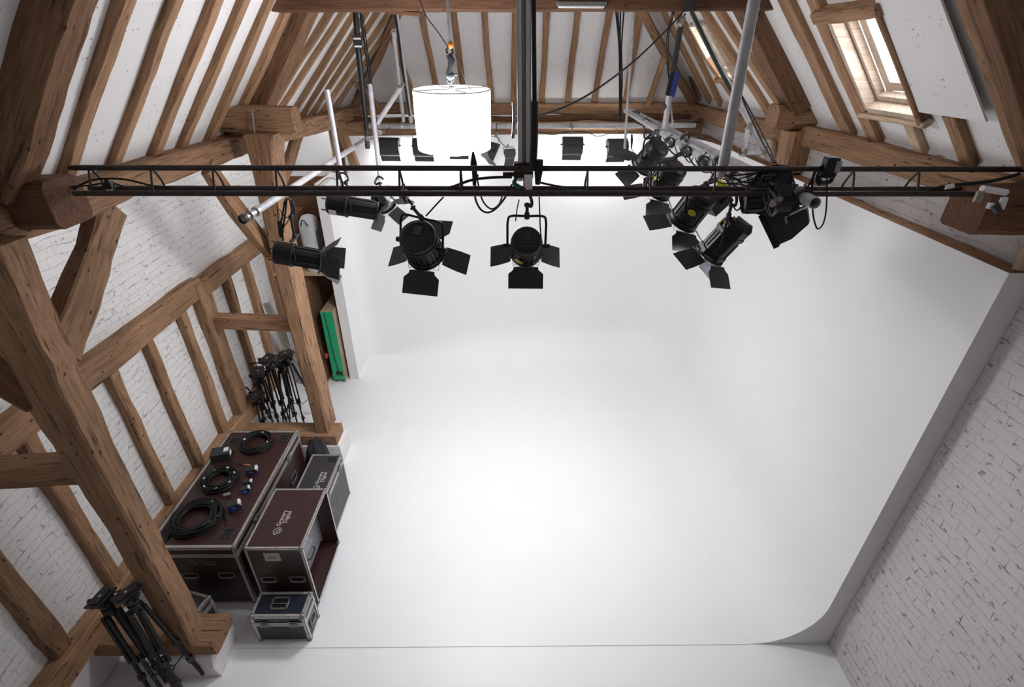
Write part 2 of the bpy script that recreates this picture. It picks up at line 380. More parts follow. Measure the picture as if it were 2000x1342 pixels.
# --- cyclorama (right wing, left wing, back, floor coves) one continuous skin with thickness
def cyclorama():
    H = 3.88; rc = .60
    xr = 2.985; yb0 = 8.12; yb1 = 8.52      # back wall slightly skewed
    def prof(d):                            # cove from floor (d=0 at cove start) to wall
        pass
    mb = MB()
    # plan path of the wall line, from front of right wing round the corners to the front of the left wing
    path = [(xr, 2.758), (xr, 3.5), (xr, 5), (xr, 6.5), (xr, 7.4)]
    cxr, cyr, R = xr-1.05, yb1-1.05, 1.05
    for i in range(1, 9):
        a = math.radians(i*90/8); path.append((cxr+R*math.cos(a), cyr+R*math.sin(a)))
    xl = -2.57; ybl = yb0
    n = 6
    for i in range(1, n): t = i/n; path.append((cxr+(xl+.35-cxr)*t, yb1+(ybl-yb1)*t))
    for i in range(0, 7):
        a = math.radians(90+i*90/6); path.append((xl+.28+.28*math.cos(a), ybl-.28+.28*math.sin(a)))
    path.append((xl, 7.37))
    # profile (offset inward from wall, height)
    pr = [(rc+.06, .0012), (rc+.02, .0030)]
    for i in range(0, 13):
        a = math.radians(i*90/12); pr.append((rc*(1-math.sin(a)), rc*(1-math.cos(a))+.004))
    pr += [(0, 1.5), (0, 2.6), (0, H)]
    V = []
    for i, (x, y) in enumerate(path):
        a = path[max(i-1, 0)]; b = path[min(i+1, len(path)-1)]
        t = Vector((b[0]-a[0], b[1]-a[1])).normalized(); nrm = Vector((-t.y, t.x))   # inward: left of travel
        f = i/(len(path)-1); sc_ = 1.0 if y < 8.0 and x > 0 or x > -.5 else max(.06, min(1, (x+2.62)/2.1)) 
        if i >= len(path)-8: sc_ = max(.05, sc_*.5)
        for (d, z) in pr:
            d = min(d, .80)
            V.append((x+nrm.x*d*sc_, y+nrm.y*d*sc_, z*sc_ if z < rc+.01 else (3.33 if z == H and i >= len(path)-6 else z)))
    m_ = len(pr); F = [(i*m_+j, (i+1)*m_+j, (i+1)*m_+j+1, i*m_+j+1) for i in range(len(path)-1) for j in range(m_-1)]
    mb.add(V, F, True)
    o = mb.build('wall_cyclorama', CYC); tag(o, 'curved white infinity cove filling the end of the barn', 'cyclorama', None, 'structure')
    # end cap of the right wing with its curved foot
    cap = [(XR-.002, 0), (xr-rc-.05, 0)]+[(xr-d, z) for d, z in pr[2:]]+[(XR-.002, H)]
    k = len(cap); mb = MB().add([(x, 2.758, z) for x, z in cap], [tuple(range(k))])
    o = mb.build('trim_2', PLAIN_W); tag(o, 'grey-white end face of the cove wall with curved foot', 'end cap', None, 'structure')
    # left wing body (thickness 0.15) and back skin added later, its dark colour painting the storage shade
    o = MB().box((-2.72, 7.37, 0), (-2.575, 8.3, 3.335)).build('wall_wing', WING); tag(o, 'white free-standing end of the left cove wall', 'wall', None, 'structure')
WING = PLAIN_W
cyclorama()
tag(MB().box((-2.9, 2.752, .0), (2.36, 2.757, .004)).build('trim_3', plain('floor_seam', (.6, .6, .61), .6)), 'fine joint line across the white floor', 'floor joint', None, 'structure')
# timber ledge on top of the right wing
beam('ledge_plank', 'long rough plank on top of the right cove wall', 'plank', (3.075, 2.76, 3.865), (3.075, 8.45, 3.865), .15, .03, mat=OAK, rough=.006)
beam('batten', 'short pale batten rising from the near corner of the cove wall', 'batten', (3.07, 2.80, 3.88), (3.12, 2.86, 4.15), .06, .05, (0, 1, 0), PINE, rough=.003)

# --- roof plaster, three slopes with real openings for the skylights
PT = .055   # depth of rafters below plaster
def roofpt(side, s, Y, off=0.0):
    """s metres up the slope from the eaves line; off measured outward (up) from the rafters' inner faces."""
    c, sn = math.cos(math.radians(50.5)), math.sin(math.radians(50.5))
    if side == 'L': return Vector((-2.85+.145*max(0, Y-5.8)+s*c-off*sn, Y, 4.25+s*sn+off*c))
    return Vector((3.15-s*c+off*sn, Y, 4.32+s*sn+off*c))
SR = (3.15+2.85)/2/math.cos(math.radians(50.5))
# skylight openings (Y range, s range)
W1 = (3.84, 4.45, .36, 1.16); W2 = (7.04, 7.62, .50, 1.24)
def slope_panel(name, side, holes, label, y0=YN, y1=9.35):
    ys = sorted({y0, 5.8, y1, *[h[0] for h in holes], *[h[1] for h in holes]}); ss = sorted({-.18, SR+.1, *[h[2] for h in holes], *[h[3] for h in holes]})
    mb = MB()
    for i in range(len(ys)-1):
        for j in range(len(ss)-1):
            yc, sc = (ys[i]+ys[i+1])/2, (ss[j]+ss[j+1])/2
            if any(h[0] < yc < h[1] and h[2] < sc < h[3] for h in holes): continue
            q = [roofpt(side, ss[j], ys[i], PT), roofpt(side, ss[j], ys[i+1], PT), roofpt(side, ss[j+1], ys[i+1], PT), roofpt(side, ss[j+1], ys[i], PT)]
            up = [roofpt(side, a, b, PT+.03) for a, b in ((ss[j], ys[i]), (ss[j], ys[i+1]), (ss[j+1], ys[i+1]), (ss[j+1], ys[i]))]
            mb.add(q+up, [(0, 1, 2, 3), (4, 7, 6, 5), (0, 4, 5, 1), (1, 5, 6, 2), (2, 6, 7, 3), (3, 7, 4, 0)])
    o = mb.build(name, PLAST); tag(o, label, 'ceiling', None, 'structure')
slope_panel('ceiling_left', 'L', [], 'speckled white plaster of the left roof slope')
slope_panel('ceiling_right', 'R', [W1, W2], 'speckled white plaster of the right roof slope')
# back hip slope: foot line from left corner to right corner
HL = Vector((-2.42, 8.95, 4.24)); HR = Vector((3.05, 9.07, 4.27))
TB = math.tan(math.radians(60))
def hippt(u, s, off=0.0):
    p = HL.lerp(HR, u); return p+Vector((0, -s*math.cos(math.radians(60)), s*math.sin(math.radians(60))))+Vector((0, math.sin(math.radians(60)), math.cos(math.radians(60))))*off
q = [hippt(-.25, -.1, .09), hippt(1.12, -.1, .09), hippt(1.12, 4.4, .09), hippt(-.25, 4.4, .09)]
o = MB().add(q+[p+Vector((0, .03, .03)) for p in q], [(0, 1, 2, 3), (4, 7, 6, 5), (0, 4, 5, 1), (1, 5, 6, 2), (2, 6, 7, 3), (3, 7, 4, 0)]).build('ceiling_back', PLAST)
tag(o, 'speckled white plaster of the hipped end slope', 'ceiling', None, 'structure')

# --- rafters
def ordn(i): return ['first', 'second', 'third', 'fourth', 'fifth', 'sixth', 'seventh', 'eighth', 'ninth', 'tenth', 'eleventh'][i]
def rafter(label, side, Yb, Yt, w, s0=-.12, s1=SR, off=0.0, mat=RAFT, name='rafter', cat='rafter', group=None, rough=.006):
    """Yb / Yt: where the inner face sits .4 m and 1.3 m up the slope; off: how far the inner face stands out from the common rafters."""
    h = PT+off+.02; k = (Yt-Yb)/.9
    a = roofpt(side, s0, Yb+k*(s0-.4), PT+.02-h/2); b = roofpt(side, s1, Yb+k*(min(s1, 2.4)-.4), PT+.02-h/2)
    up = roofpt(side, 0, 0, 1)-roofpt(side, 0, 0, 0)
    return beam(name, label, cat, a, b, w, h, up, mat, group, rough, seg=.10, cham=.004)
YLr = [(3.37, 3.265, .095), (3.84, 3.71, .085), (4.32, 4.15, .10), (4.73, 4.56, .10), (5.20, 4.99, .11), (5.65, 5.43, .12)]
for i, (yb, yt, w) in enumerate(YLr):
    rafter('%s brown rafter beyond the near truss on the left slope' % ordn(i), 'L', yb, yt, w, group='common rafters on the left slope')
rafter('massive near principal rafter at upper left', 'L', 2.815, 2.81, .16, s0=.13, off=.13, mat=OAKM, name='principal_rafter', cat='beam', rough=.010)
rafter('thick far principal rafter rising from the left stub', 'L', 6.0, 5.86, .27, s0=.26, s1=2.2, off=.10, name='principal_rafter', cat='beam', mat=OAKM)
for i, (yb, yt) in enumerate([(6.37, 6.49), (6.64, 6.80), (7.02, 7.10), (7.35, 7.42), (7.64, 7.74), (7.98, 8.13), (8.35, 8.5)]):
    rafter('%s narrow rafter past the far left principal, under the collar' % ordn(i), 'L', yb, yt, .075, s0=-.15, s1=2.2 if i < 4 else 1.9-.25*(i-4), group='narrow rafters in the left end bay')
for yb, yt, w, lb in [(4.96, 5.06, .17, 'brown rafter nearest the far right principal, near side'), (4.55, 4.60, .15, 'brown rafter between the skylight and the far right principal')]: rafter(lb, 'R', yb, yt, w, group='common rafters on the right slope')
rafter('trimmed rafter running up from the skylight head timber', 'R', 4.17, 4.17, .11, s0=1.30, group='common rafters on the right slope')
rafter('brown rafter beside the near right principal', 'R', 3.125, 3.245, .11, group='common rafters on the right slope')
rafter('massive near principal rafter at upper right', 'R', 2.86, 2.95,   .11, s0=.06, off=.12, mat=OAKM, name='principal_rafter', cat='beam')
rafter('thick far principal rafter rising from the right stub', 'R', 5.60, 5.65, .24, s0=.24, s1=2.2, off=.10, name='principal_rafter', cat='beam', mat=OAKM)
for i, (y, yt, w) in enumerate([(6.17, 6.45, .13), (6.62, 6.90, .15), (7.52, 7.88, .14), (8.07, 7.92, .12), (8.54, 8.47, .12), (9.0, 8.95, .10)]):
    rafter('%s narrow rafter past the far right principal, under the collar' % ordn(i), 'R', y, yt, w, s1=2.2 if i < 3 else 1.9, group='narrow rafters in the right end bay')
rafter('short pale cripple rafter below the near skylight', 'R', 4.0, 4.02, .10, s0=-.1, s1=.34, mat=PINE, group='cripple rafters under the skylight')
rafter('short brown cripple rafter below the ceiling board', 'R', 3.55, 3.58, .11, s0=-.1, s1=.42, group='cripple rafters under the skylight')
# hip end rafters
hipx = [(857, 814+7), (908, 884), (960, 944), (1003, 1006), (1058, 1069), (1109, 1129), (1160, 1193), (1221, 1252)]
hb = (HR-HL)
for i, (xb, xt) in enumerate(hipx):
    a = at(xb, 212, Z=4.27); k = (HL.y+(a.x-HL.x)/hb.x*hb.y); a = at(xb, 212, Y=k); a.z = 4.27
    b_ = at(xt, 27, Y=k-.75); sx = (b_.x-a.x)
    top = Vector((a.x+sx*1.0, k-.70*1.0, 4.27+.70*TB)); d = (top-a)
    n_ = Vector((0, math.sin(math.radians(60)), math.cos(math.radians(60))))
    beam('rafter', '%s rafter from the left across the hipped end slope' % ordn(i), 'rafter', a-d*.08+n_*.045, a+d*1.9+n_*.045, .085, .085, n_, RAFT, 'rafters on the hipped end slope', .007)
n_ = Vector((0, math.sin(math.radians(60)), math.cos(math.radians(60))))
for (a, b2, lb) in (((-2.40, 8.94, 4.22), (-1.50, 8.34, 5.41), 'left hip rafter meeting the end wall corner'), ((3.05, 9.02, 4.27), at(1256, 25, Y=8.15), 'right hip rafter meeting the end wall corner')):
    a = Vector(a); d = Vector(b2)-a; beam('hip_rafter', lb, 'rafter', a, a+d*1.8, .11, .12, n_, OAK)
for (xb, yb, xt, yt, lb) in ((812, 208, 768, 75, 'short jack rafter meeting the left hip rafter'), (1265, 206, 1298, 110, 'short jack rafter meeting the right hip rafter'),(735,208,700,165,'lowest jack rafter beside the left hip rafter')):
    a = at(xb, yb, Y=8.6 if xb < 1000 else 8.95); b2 = at(xt, yt, Y=a.y-.45)
    beam('jack_rafter', lb, 'rafter', a, b2, .08, .08, n_, RAFT)

# --- plates, tie stubs, posts, collar
beam('wall_plate', 'heavy wall plate along the head of the left wall', 'beam', (-2.86, 2.3, 4.13), (-2.86, 5.62, 4.13), .22, .20, group='wall plates', rough=.016, seg=.2)
beam('wall_plate', 'wall plate running from the far left stub to the hipped corner', 'beam', (-2.86, 5.6, 4.13), (-2.40, 8.95, 4.12), .22, .20, group='wall plates', rough=.012)
beam('wall_plate', 'heavy wall plate along the head of the right wall, near bay', 'beam', (3.17, 2.3, 4.26), (3.17, 5.65, 4.26), .24, .19, group='wall plates', rough=.012, seg=.3)
beam('wall_plate', 'wall plate running from the far right stub to the hipped corner', 'beam', (3.17, 5.75, 4.23), (3.10, 9.1, 4.16), .22, .20, group='wall plates', rough=.010)
beam('wall_plate', 'upper cross timber at the foot of the hipped slope', 'beam', HL+Vector((-.1, .0, -.07)), HR+Vector((.1, 0, -.07)), .16, .17, rough=.008)
beam('tie_beam', 'lower cross timber just above the back of the cove', 'beam', at(676, 252, Y=8.45), at(1370, 250, Y=8.78), .16, .19, mat=RAFT, rough=.006)
beam('tie_beam', 'rough dark middle cross timber filling the shaded gap above the cove', 'beam', at(684, 236, Y=8.6)+Vector((0, 0, .01)), at(1385, 228, Y=8.95), .12, .08, mat=OAKD, rough=.014)  # dark oak strip put where only a shaded gap parts the timbers
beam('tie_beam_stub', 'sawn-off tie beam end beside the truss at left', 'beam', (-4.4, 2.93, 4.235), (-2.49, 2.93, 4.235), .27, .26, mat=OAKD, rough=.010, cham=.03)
beam('tie_beam_stub', 'rounded sawn-off tie beam end on the far left post', 'beam', (-3.6, 5.62, 4.38), (-2.13, 5.62, 4.38), .26, .25, mat=OAK, rough=.010, cham=.045)
beam('tie_beam_stub', 'rounded sawn-off tie beam end on the far right post', 'beam', (4.2, 5.62, 4.43), (2.74, 5.62, 4.43), .26, .24, mat=OAK, rough=.010, cham=.05)
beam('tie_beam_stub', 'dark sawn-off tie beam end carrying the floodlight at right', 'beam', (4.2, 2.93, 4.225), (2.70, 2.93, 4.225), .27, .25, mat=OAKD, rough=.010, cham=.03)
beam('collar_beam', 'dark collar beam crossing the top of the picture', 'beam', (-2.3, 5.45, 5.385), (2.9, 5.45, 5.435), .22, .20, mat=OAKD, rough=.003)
beam('arcade_post', 'massive near oak post standing on the near white pier', 'post', (-2.81, 2.625, .47), (-2.82, 2.625, 4.10), .22, .20, (0, 1, 0), OAK, rough=.008, cham=.014, prof=[(0, 0, -.02), (.3, 0, -.01), (.62, -.01, -.01), (.8, -.06, .02), (.92, -.14, .06), (1, -.2, .09)])
beam('arcade_post', 'far oak post standing on the far white pier', 'post', (-2.485, 5.50, .48), (-2.495, 5.50, 4.26), .165, .33, (0, 1, 0), OAK, rough=.007, cham=.012, prof=[(0, 0, .01), (.5, -.01, -.01), (.8, 0, .01), (.93, .0, .06), (1, -.01, .12)])
beam('arcade_post', 'shouldered post head under the far right stub', 'post', (3.08, 5.62, 3.90), (3.05, 5.62, 4.31), .27, .26, (0, 1, 0), OAK, rough=.022, cham=.03)
beam('sole_plate', 'short timber plate under the near post', 'beam', (-3.66, 2.665, .40), (-2.56, 2.665, .40), .30, .16, mat=OAK, rough=.008)
beam('sole_plate', 'short timber plate under the far post', 'beam', (-3.66, 5.43, .41), (-2.29, 5.43, .41), .30, .16, mat=OAK, rough=.008)
for (x0, x1, y0, y1, h, lb) in ((-3.05, -2.615, 2.50, 2.86, .32, 'white painted masonry pier under the near post'), (-2.85, -2.25, 5.26, 5.66, .33, 'white painted masonry pier under the far post')):
    p = MB(); n = 5
    V = []
    for i, z in enumerate((0, h*.5, h*.93, h)):
        e = [0, .004, .008, .028][i]
        for (x, y) in ((x0, y0), ((x0+x1)/2, y0), (x1, y0), (x1, (y0+y1)/2), (x1, y1), ((x0+x1)/2, y1), (x0, y1), (x0, (y0+y1)/2)):
            k = noise.noise(Vector((x*5, y*5, z*6)))*.02
            V.append((x+(e if x == x0 else -e if x == x1 else 0)+k, y+(e if y == y0 else -e if y == y1 else 0)+k, z))
    p.add(V, [(i*8+j, i*8+(j+1) % 8, (i+1)*8+(j+1) % 8, (i+1)*8+j) for i in range(3) for j in range(8)]+[tuple(range(24, 32))])
    tag(p.build('pier', BRICK_P), lb, 'pier', 'masonry piers')

# left wall frame
XF = XL+.05
beam('sill_beam', 'long sill timber along the foot of the left wall', 'beam', (XF, .4, .58), (XF, 8.2, .56), .17, .26, rough=.014, seg=.25)
beam('mid_rail', 'mid rail on the left wall, scarfed behind the near post', 'beam', (XF, .4, 2.56), (XF, 5.55, 2.545), .14, .24, rough=.014, seg=.22)
beam('mid_rail', 'mid rail on the left wall reaching the far post', 'beam', (XF, 5.56, 2.53), (XF, 8.2, 2.52), .14, .23, rough=.010)
beam('wall_post', 'thick wall post at the joint in the mid rail', 'post', (XF, 5.60, .68), (XF, 5.55, 2.62), .24, .15, (1, 0, 0), rough=.012)
STUD = [(at(57, 1165, X=XF).y-.05, .14, 'near stud at the lower left corner of the wall'), (at(125, 970, X=XF).y, .13, 'stud just past the near post at the left edge'), (at(270, 840, X=XF).y, .10, 'first stud right of the near post'),
        (at(332, 770, X=XF).y, .11, 'second stud right of the near post'), (at(393, 715, X=XF).y, .12, 'third stud right of the near post')]
for y, w, lb in STUD: beam('wall_stud', 'oak '+lb, 'stud', (XF-.01, y, .70), (XF-.01, y-.02, 2.45), w, .11, (1, 0, 0), OAK, 'studs on the left wall', rough=.012)
for y, lb in ((6.20, 'slender stud just beyond the strut'), (6.75, 'second slender stud beyond the strut'), (7.45, 'last slender stud before the storage bay')):
    beam('wall_stud', 'oak '+lb, 'stud', (XF-.01, y, .70), (XF-.01, y-.02, 2.45), .11, .11, (1, 0, 0), OAK, 'studs on the left wall', rough=.010)
beam('strut', 'horizontal strut between wall post and far oak post', 'beam', (XL+.06, 5.58, 2.09), (-2.62, 5.50, 2.09), .13, .18, rough=.006)
a = at(0, 935, Y=2.55); b2 = at(150, 938, Y=2.66)
beam('strut', 'horizontal strut from the left wall to the near post', 'beam', (XL+.06, 2.6, a.z), (-2.93, 2.66, a.z), .17, .19, rough=.006)
beam('knee_brace', 'curved dark brace butting the near post at left edge', 'beam', at(-60, 690, Y=2.5), at(75, 775, Y=2.62), .16, .20, mat=OAKD, rough=.012)
# braces from posts to plates
beam('arch_brace', 'wide brace rising from the near post to the plate', 'beam', at(110, 690, X=-2.82), at(212, 400, X=-2.82), .12, .24, (0, 1, 0), rough=.016, bow=.02)
beam('arch_brace', 'brace falling from the plate to the far post', 'beam', at(405, 325, X=-2.76), at(528, 490, X=-2.70), .10, .20, (0, -1, .6), rough=.010, bow=.03)
beam('arch_brace', 'short brace beyond the far left post', 'beam', at(582, 262, X=-2.7), at(552, 350, X=-2.6), .09, .14, (0, 1, 0), rough=.008)
beam('corner_brace', 'brace dropping from the plate at the hipped corner', 'beam', at(658, 238, Y=8.0), at(696, 330, Y=8.05), .10, .13, (1, 0, 0), rough=.008)
beam('corner_post', 'short corner post behind the left cove wall', 'post', (-2.62, 8.35, 2.6), (-2.62, 8.35, 4.05), .14, .14, (0, 1, 0), rough=.008)
beam('corner_post', 'short brace under the far right stub beside the post', 'post', at(1515, 330, Y=6.1), at(1516, 272, Y=6.05), .09, .12, (0, 1, 0), rough=.01)
# ceiling board covering the rafters beside the near skylight
BDO = -.004
bp = [roofpt('R', s, y, BDO) for (s, y) in ((.43, 3.83), (.43, 3.237), (2.6, 3.40), (2.6, 3.83))]
bp2 = [roofpt('R', s, y, BDO+.012) for (s, y) in ((.43, 3.83), (.43, 3.237), (2.6, 3.40), (2.6, 3.83))]
o = MB().add(bp+bp2, [(0, 1, 2, 3), (4, 7, 6, 5), (0, 4, 5, 1), (1, 5, 6, 2), (2, 6, 7, 3), (3, 7, 4, 0)]).build('ceiling_board', PLAST)
tag(o, 'large flat speckled board fixed over the rafters beside the skylight', 'board')

# --- skylights
def skylight(idx, W, label):
    y0, y1, s0, s1 = W
    e = empty('window_%d' % idx, roofpt('R', s0, y0, 0), label, 'window'); e['kind'] = 'structure'
    off = Matrix.Translation(-e.location)
    def slab(name, ya, yb, sa, sb, oa, ob, mat, par=e):
        q = [roofpt('R', s, y, oa) for s, y in ((sa, ya), (sa, yb), (sb, yb), (sb, ya))]; p = [roofpt('R', s, y, ob) for s, y in ((sa, ya), (sa, yb), (sb, yb), (sb, ya))]
        return MB().add(q+p, [(0, 1, 2, 3), (4, 7, 6, 5), (0, 4, 5, 1), (1, 5, 6, 2), (2, 6, 7, 3), (3, 7, 4, 0)], M=off).build(name, mat, par, bevel=.003)
    # stepped lining boards on the far side and at the foot
    slab('lining_board', y1-.02, y1+.03, s0, s1, .0, .085, PINEW); slab('lining_board', y1-.055, y1+.03, s0, s1, .088, .15, PINEW)
    slab('sill_board', y0, y1-.02, s0-.03, s0+.03, .0, .085, PINEW); slab('sill_board', y0, y1-.055, s0-.03, s0+.075, .088, .15, PINEW)
    slab('lining_board', y0-.03, y0+.005, s0, s1, .0, .15, PINEW); slab('head_board', y0, y1, s1-.005, s1+.03, .0, .15, PINEW)
    for (ya, yb, sa, sb) in ((y0-.02, y0+.02, s0+.05, s1), (y1-.14, y1-.055, s0+.05, s1), (y0, y1-.06, s0+.075, s0+.15), (y0, y1-.06, s1-.04, s1+.02)):
        slab('window_frame', ya, yb, sa, sb, .152, .19, PINEW)
    slab('pane', y0+.02, y1-.14, s0+.15, s1-.04, .168, .172, GLASS)
    MB()
skylight(1, W1, 'deep timber-lined skylight in the right roof slope, near bay')
skylight(2, W2, 'narrow skylight behind the scaffold tube in the far bay')
up = roofpt('R', 0, 0, 1)-roofpt('R', 0, 0, 0)
beam('trimmer', 'rough header timber above the near skylight', 'beam', roofpt('R', 1.20, 3.80, .01), roofpt('R', 1.20, 4.56, .01), .09, .11, up, OAK, rough=.008)
beam('trimmer', 'pale sill trimmer below the near skylight', 'beam', roofpt('R', .325, 3.78, .01), roofpt('R', .325, 4.54, .01), .045, .08, up, PINE, rough=.004)
beam('trimmer', 'timber along the near edge of the skylight', 'beam', roofpt('R', .32, 3.825, .012), roofpt('R', 1.22, 3.835, .012), .045, .08, up, RAFT, rough=.003)
beam('trimmer', 'small sill trimmer below the far skylight', 'beam', roofpt('R', .46, 7.0, .01), roofpt('R', .46, 7.66, .01), .06, .08, up, RAFT, rough=.003)
#PART2
# ================================================================== FLIGHT CASES
def text_mesh(name, body, size, M, mat, parent, label=None, align='LEFT'):
    c = bpy.data.curves.new(name, 'FONT'); c.body = body; c.size = size; c.extrude = .0006; c.align_x = align; c.space_line = .85
    c.resolution_u = 3; tmp = bpy.data.objects.new('tmp', c); me = bpy.data.meshes.new_from_object(tmp); bpy.data.objects.remove(tmp); bpy.data.curves.remove(c)
    me.materials.clear(); me.materials.append(mat); o = bpy.data.objects.new(name, me); COL.objects.link(o); o.parent = parent; o.matrix_local = M
    return tag(o, label)
def logo(parent, M, s, mat=SILK):
    """Swirl mark and the two words, laid on a face: local x = reading direction, y = up, z = out."""
    sp = []
    for i in range(44):
        t = i/43; a = -.4+t*5.1*math.pi; r = s*(.12+.62*t)
        sp.append((r*math.cos(a), r*math.sin(a)*.95, 0))
    mb = MB()
    for i in range(len(sp)-1):
        a, b = Vector(sp[i]), Vector(sp[i+1]); n = Vector((-(b-a).y, (b-a).x, 0)).normalized()*s*.045
        if 18 < i < 24: continue
        mb.add([a-n, b-n, b+n, a+n], [(0, 1, 2, 3)], M=Matrix.Translation((0, 0, .0006)))
    mb.build('swirl_mark', mat, parent, M)
    text_mesh('lettering', 'Granary', s*.95, M @ Matrix.Translation((s*.95, s*.02, .0004)), mat, parent)
    text_mesh('lettering', '  Digital', s*.95, M @ Matrix.Translation((s*.95, -s*.78, .0004)), mat, parent)
def face_M(o, x, y):
    x = Vector(x); y = Vector(y); z = x.cross(y); M = Matrix.Identity(4)
    for i in range(3): M[i][0] = x[i]; M[i][1] = y[i]; M[i][2] = z[i]; M[i][3] = o[i]
    return M
def dish(parent, M, w, h, name='handle', mat=ALUD):
    """Recessed spring handle: raised rim, dark dish, bar."""
    mb = MB(); t = .004; r = .018
    mb.box((-w/2, -h/2, 0), (-w/2+r, h/2, t)).box((w/2-r, -h/2, 0), (w/2, h/2, t)).box((-w/2, -h/2, 0), (w/2, -h/2+r, t)).box((-w/2, h/2-r, 0), (w/2, h/2, t))
    o = mb.build(name, mat, parent, M, bevel=.002)
    MB().box((-w/2+r, -h/2+r, .0005), (w/2-r, h/2-r, .0012)).build('recess_shade', BLK, o)
    b = MB().tube([(-w/2+r, -h*.12, .008), (-w*.25, -h*.12, .016), (w*.25, -h*.12, .016), (w/2-r, -h*.12, .008)], .006, 8)
    b.build('grip', mat, o); return o
def latch(parent, M, name='latch', s=1.0):
    mb = MB().box((-.045*s, -.03*s, 0), (.045*s, .05*s, .004)).box((-.03*s, -.02*s, .004), (.03*s, .035*s, .010)).cyl((0, .005*s, .01), (0, .005*s, .016), .016*s, 12)
    return mb.build(name, ALUD, parent, M, bevel=.0015)
def castor(parent, p):
    mb = MB().cyl((p[0]-.014, p[1], p[2]+.03), (p[0]+.014, p[1], p[2]+.03), .03, 14)
    o = mb.build('castor', BLUED, parent)
    MB().box((p[0]-.02, p[1]-.012, p[2]+.03), (p[0]-.016, p[1]+.012, p[2]+.075)).box((p[0]+.016, p[1]-.012, p[2]+.03), (p[0]+.02, p[1]+.012, p[2]+.075)).box((p[0]-.03, p[1]-.03, p[2]+.07), (p[0]+.03, p[1]+.03, p[2]+.076)).build('fork', ALUD, o)
def trims(x, y, z, w=.022, skip=()):
    """Angle extrusions on the twelve edges of the box 0..x, 0..y, 0..z."""
    mb = MB(); t = .003
    for yy, sy in ((0, 1), (y, -1)):
        for zz, sz in ((0, 1), (z, -1)):
            if ('x', yy > 0, zz > 0) in skip: continue
            mb.box((0, yy-t*sy, zz-t*sz), (x, yy+w*sy, zz)).box((0, yy-t*sy, zz-t*sz), (x, yy, zz+w*sz))
    for xx, sx in ((0, 1), (x, -1)):
        for zz, sz in ((0, 1), (z, -1)):
            mb.box((xx-t*sx, 0, zz-t*sz), (xx+w*sx, y, zz)).box((xx-t*sx, 0, zz-t*sz), (xx, y, zz+w*sz))
        for yy, sy in ((0, 1), (y, -1)):
            mb.box((xx-t*sx, yy-t*sy, 0), (xx+w*sx, yy, z)).box((xx-t*sx, yy-t*sy, 0), (xx, yy+w*sy, z))
    return mb
def corners(parent, x, y, z, r=.030, only_top=False):
    for xx in (0, x):
        for yy in (0, y):
            for zz in ((z,) if only_top else (0, z)):
                sx, sy, sz = (1 if xx == 0 else -1), (1 if yy == 0 else -1), (1 if zz == 0 else -1)
                mb = MB().ball((xx+sx*.012, yy+sy*.012, zz+sz*.012), .024, 6)
                L = r*1.35
                mb.prism([(0, 0), (L, 0), (L, L*.5), (L*.5, L), (0, L)], 0, .0045, Matrix.Translation((xx-.004*sx, yy-.004*sy, zz-.0045*sz if sz > 0 else zz+.0005)) @ Matrix.Diagonal((sx, sy, 1, 1)))
                mb.box((xx-.005*sx, yy, zz), (xx-.001*sx, yy+L*sy, zz+L*sz*.8)).box((xx, yy-.005*sy, zz), (xx+L*sx, yy-.001*sy, zz+L*sz*.8))
                mb.build('corner', ALUD, parent, bevel=.002)
def seam(x, y, z, w=.02):
    """Lid/body double extrusion running all round at height z."""
    mb = MB(); t = .005
    for za in (z-w-.003, z+.003):
        mb.box((0, -t, za), (x, 0, za+w)).box((0, y, za), (x, y+t, za+w)).box((-t, -t, za), (0, y+t, za+w)).box((x, -t, za), (x+t, y+t, za+w))
    return mb

# big maroon trunk
def big_trunk():
    x, y, z = .84, 1.71, .872; e = empty('flight_case', (-3.43, 3.217, 0), 'large maroon flight case trunk carrying the cable coils', 'flight case')
    MB().box((0, 0, .02), (x, y, z)).build('body', MAROON, e)
    trims(x, y, z, .030).build('edge_trim', ALU, e)
    seam(x, y, z-.115).build('lid_extrusion', ALU, e); corners(e, x, y, z)
    for px_ in (.30, .66): dish(e, face_M((px_, -.004, .46), (1, 0, 0), (0, 0, 1)), .17, .10)
    for py_ in (.42, 1.32): dish(e, face_M((x+.004, py_, .46), (0, 1, 0), (0, 0, 1)), .17, .12)
    for py_ in (.42, 1.34): latch(e, face_M((x+.006, py_, z-.115), (0, 1, 0), (0, 0, 1)), s=1.2)
    logo(e, face_M((.40, -.0045, .66), (1, 0, 0), (0, 0, 1)), .052, SILKD)
    # castor dishes on the lid, black plates painting the shade of their hollows
    for px_, py_ in ((.70, .17), (.14, 1.52), (.72, 1.58), (.10, .16)):
        mb = MB()
        for a in (-1, 1): mb.box((a*.055-.006, -.06, 0), (a*.055+.006, .06, .004)).box((-.06, a*.055-.006, 0), (.06, a*.055+.006, .004))
        o = mb.build('castor_dish', BLKG, e, Matrix.Translation((px_, py_, z+.0005)))
        MB().box((-.049, -.049, 0), (.049, .049, .001)).build('recess_shade', BLK, o)
        r = MB()
        for a in (-1, 0, 1):
            for b_ in (-1, 0, 1):
                if a or b_: r.cyl((a*.055, b_*.055, .004), (a*.055, b_*.055, .006), .004, 6)
        r.build('rivets', ALU, o)['kind'] = 'stuff'
big_trunk()
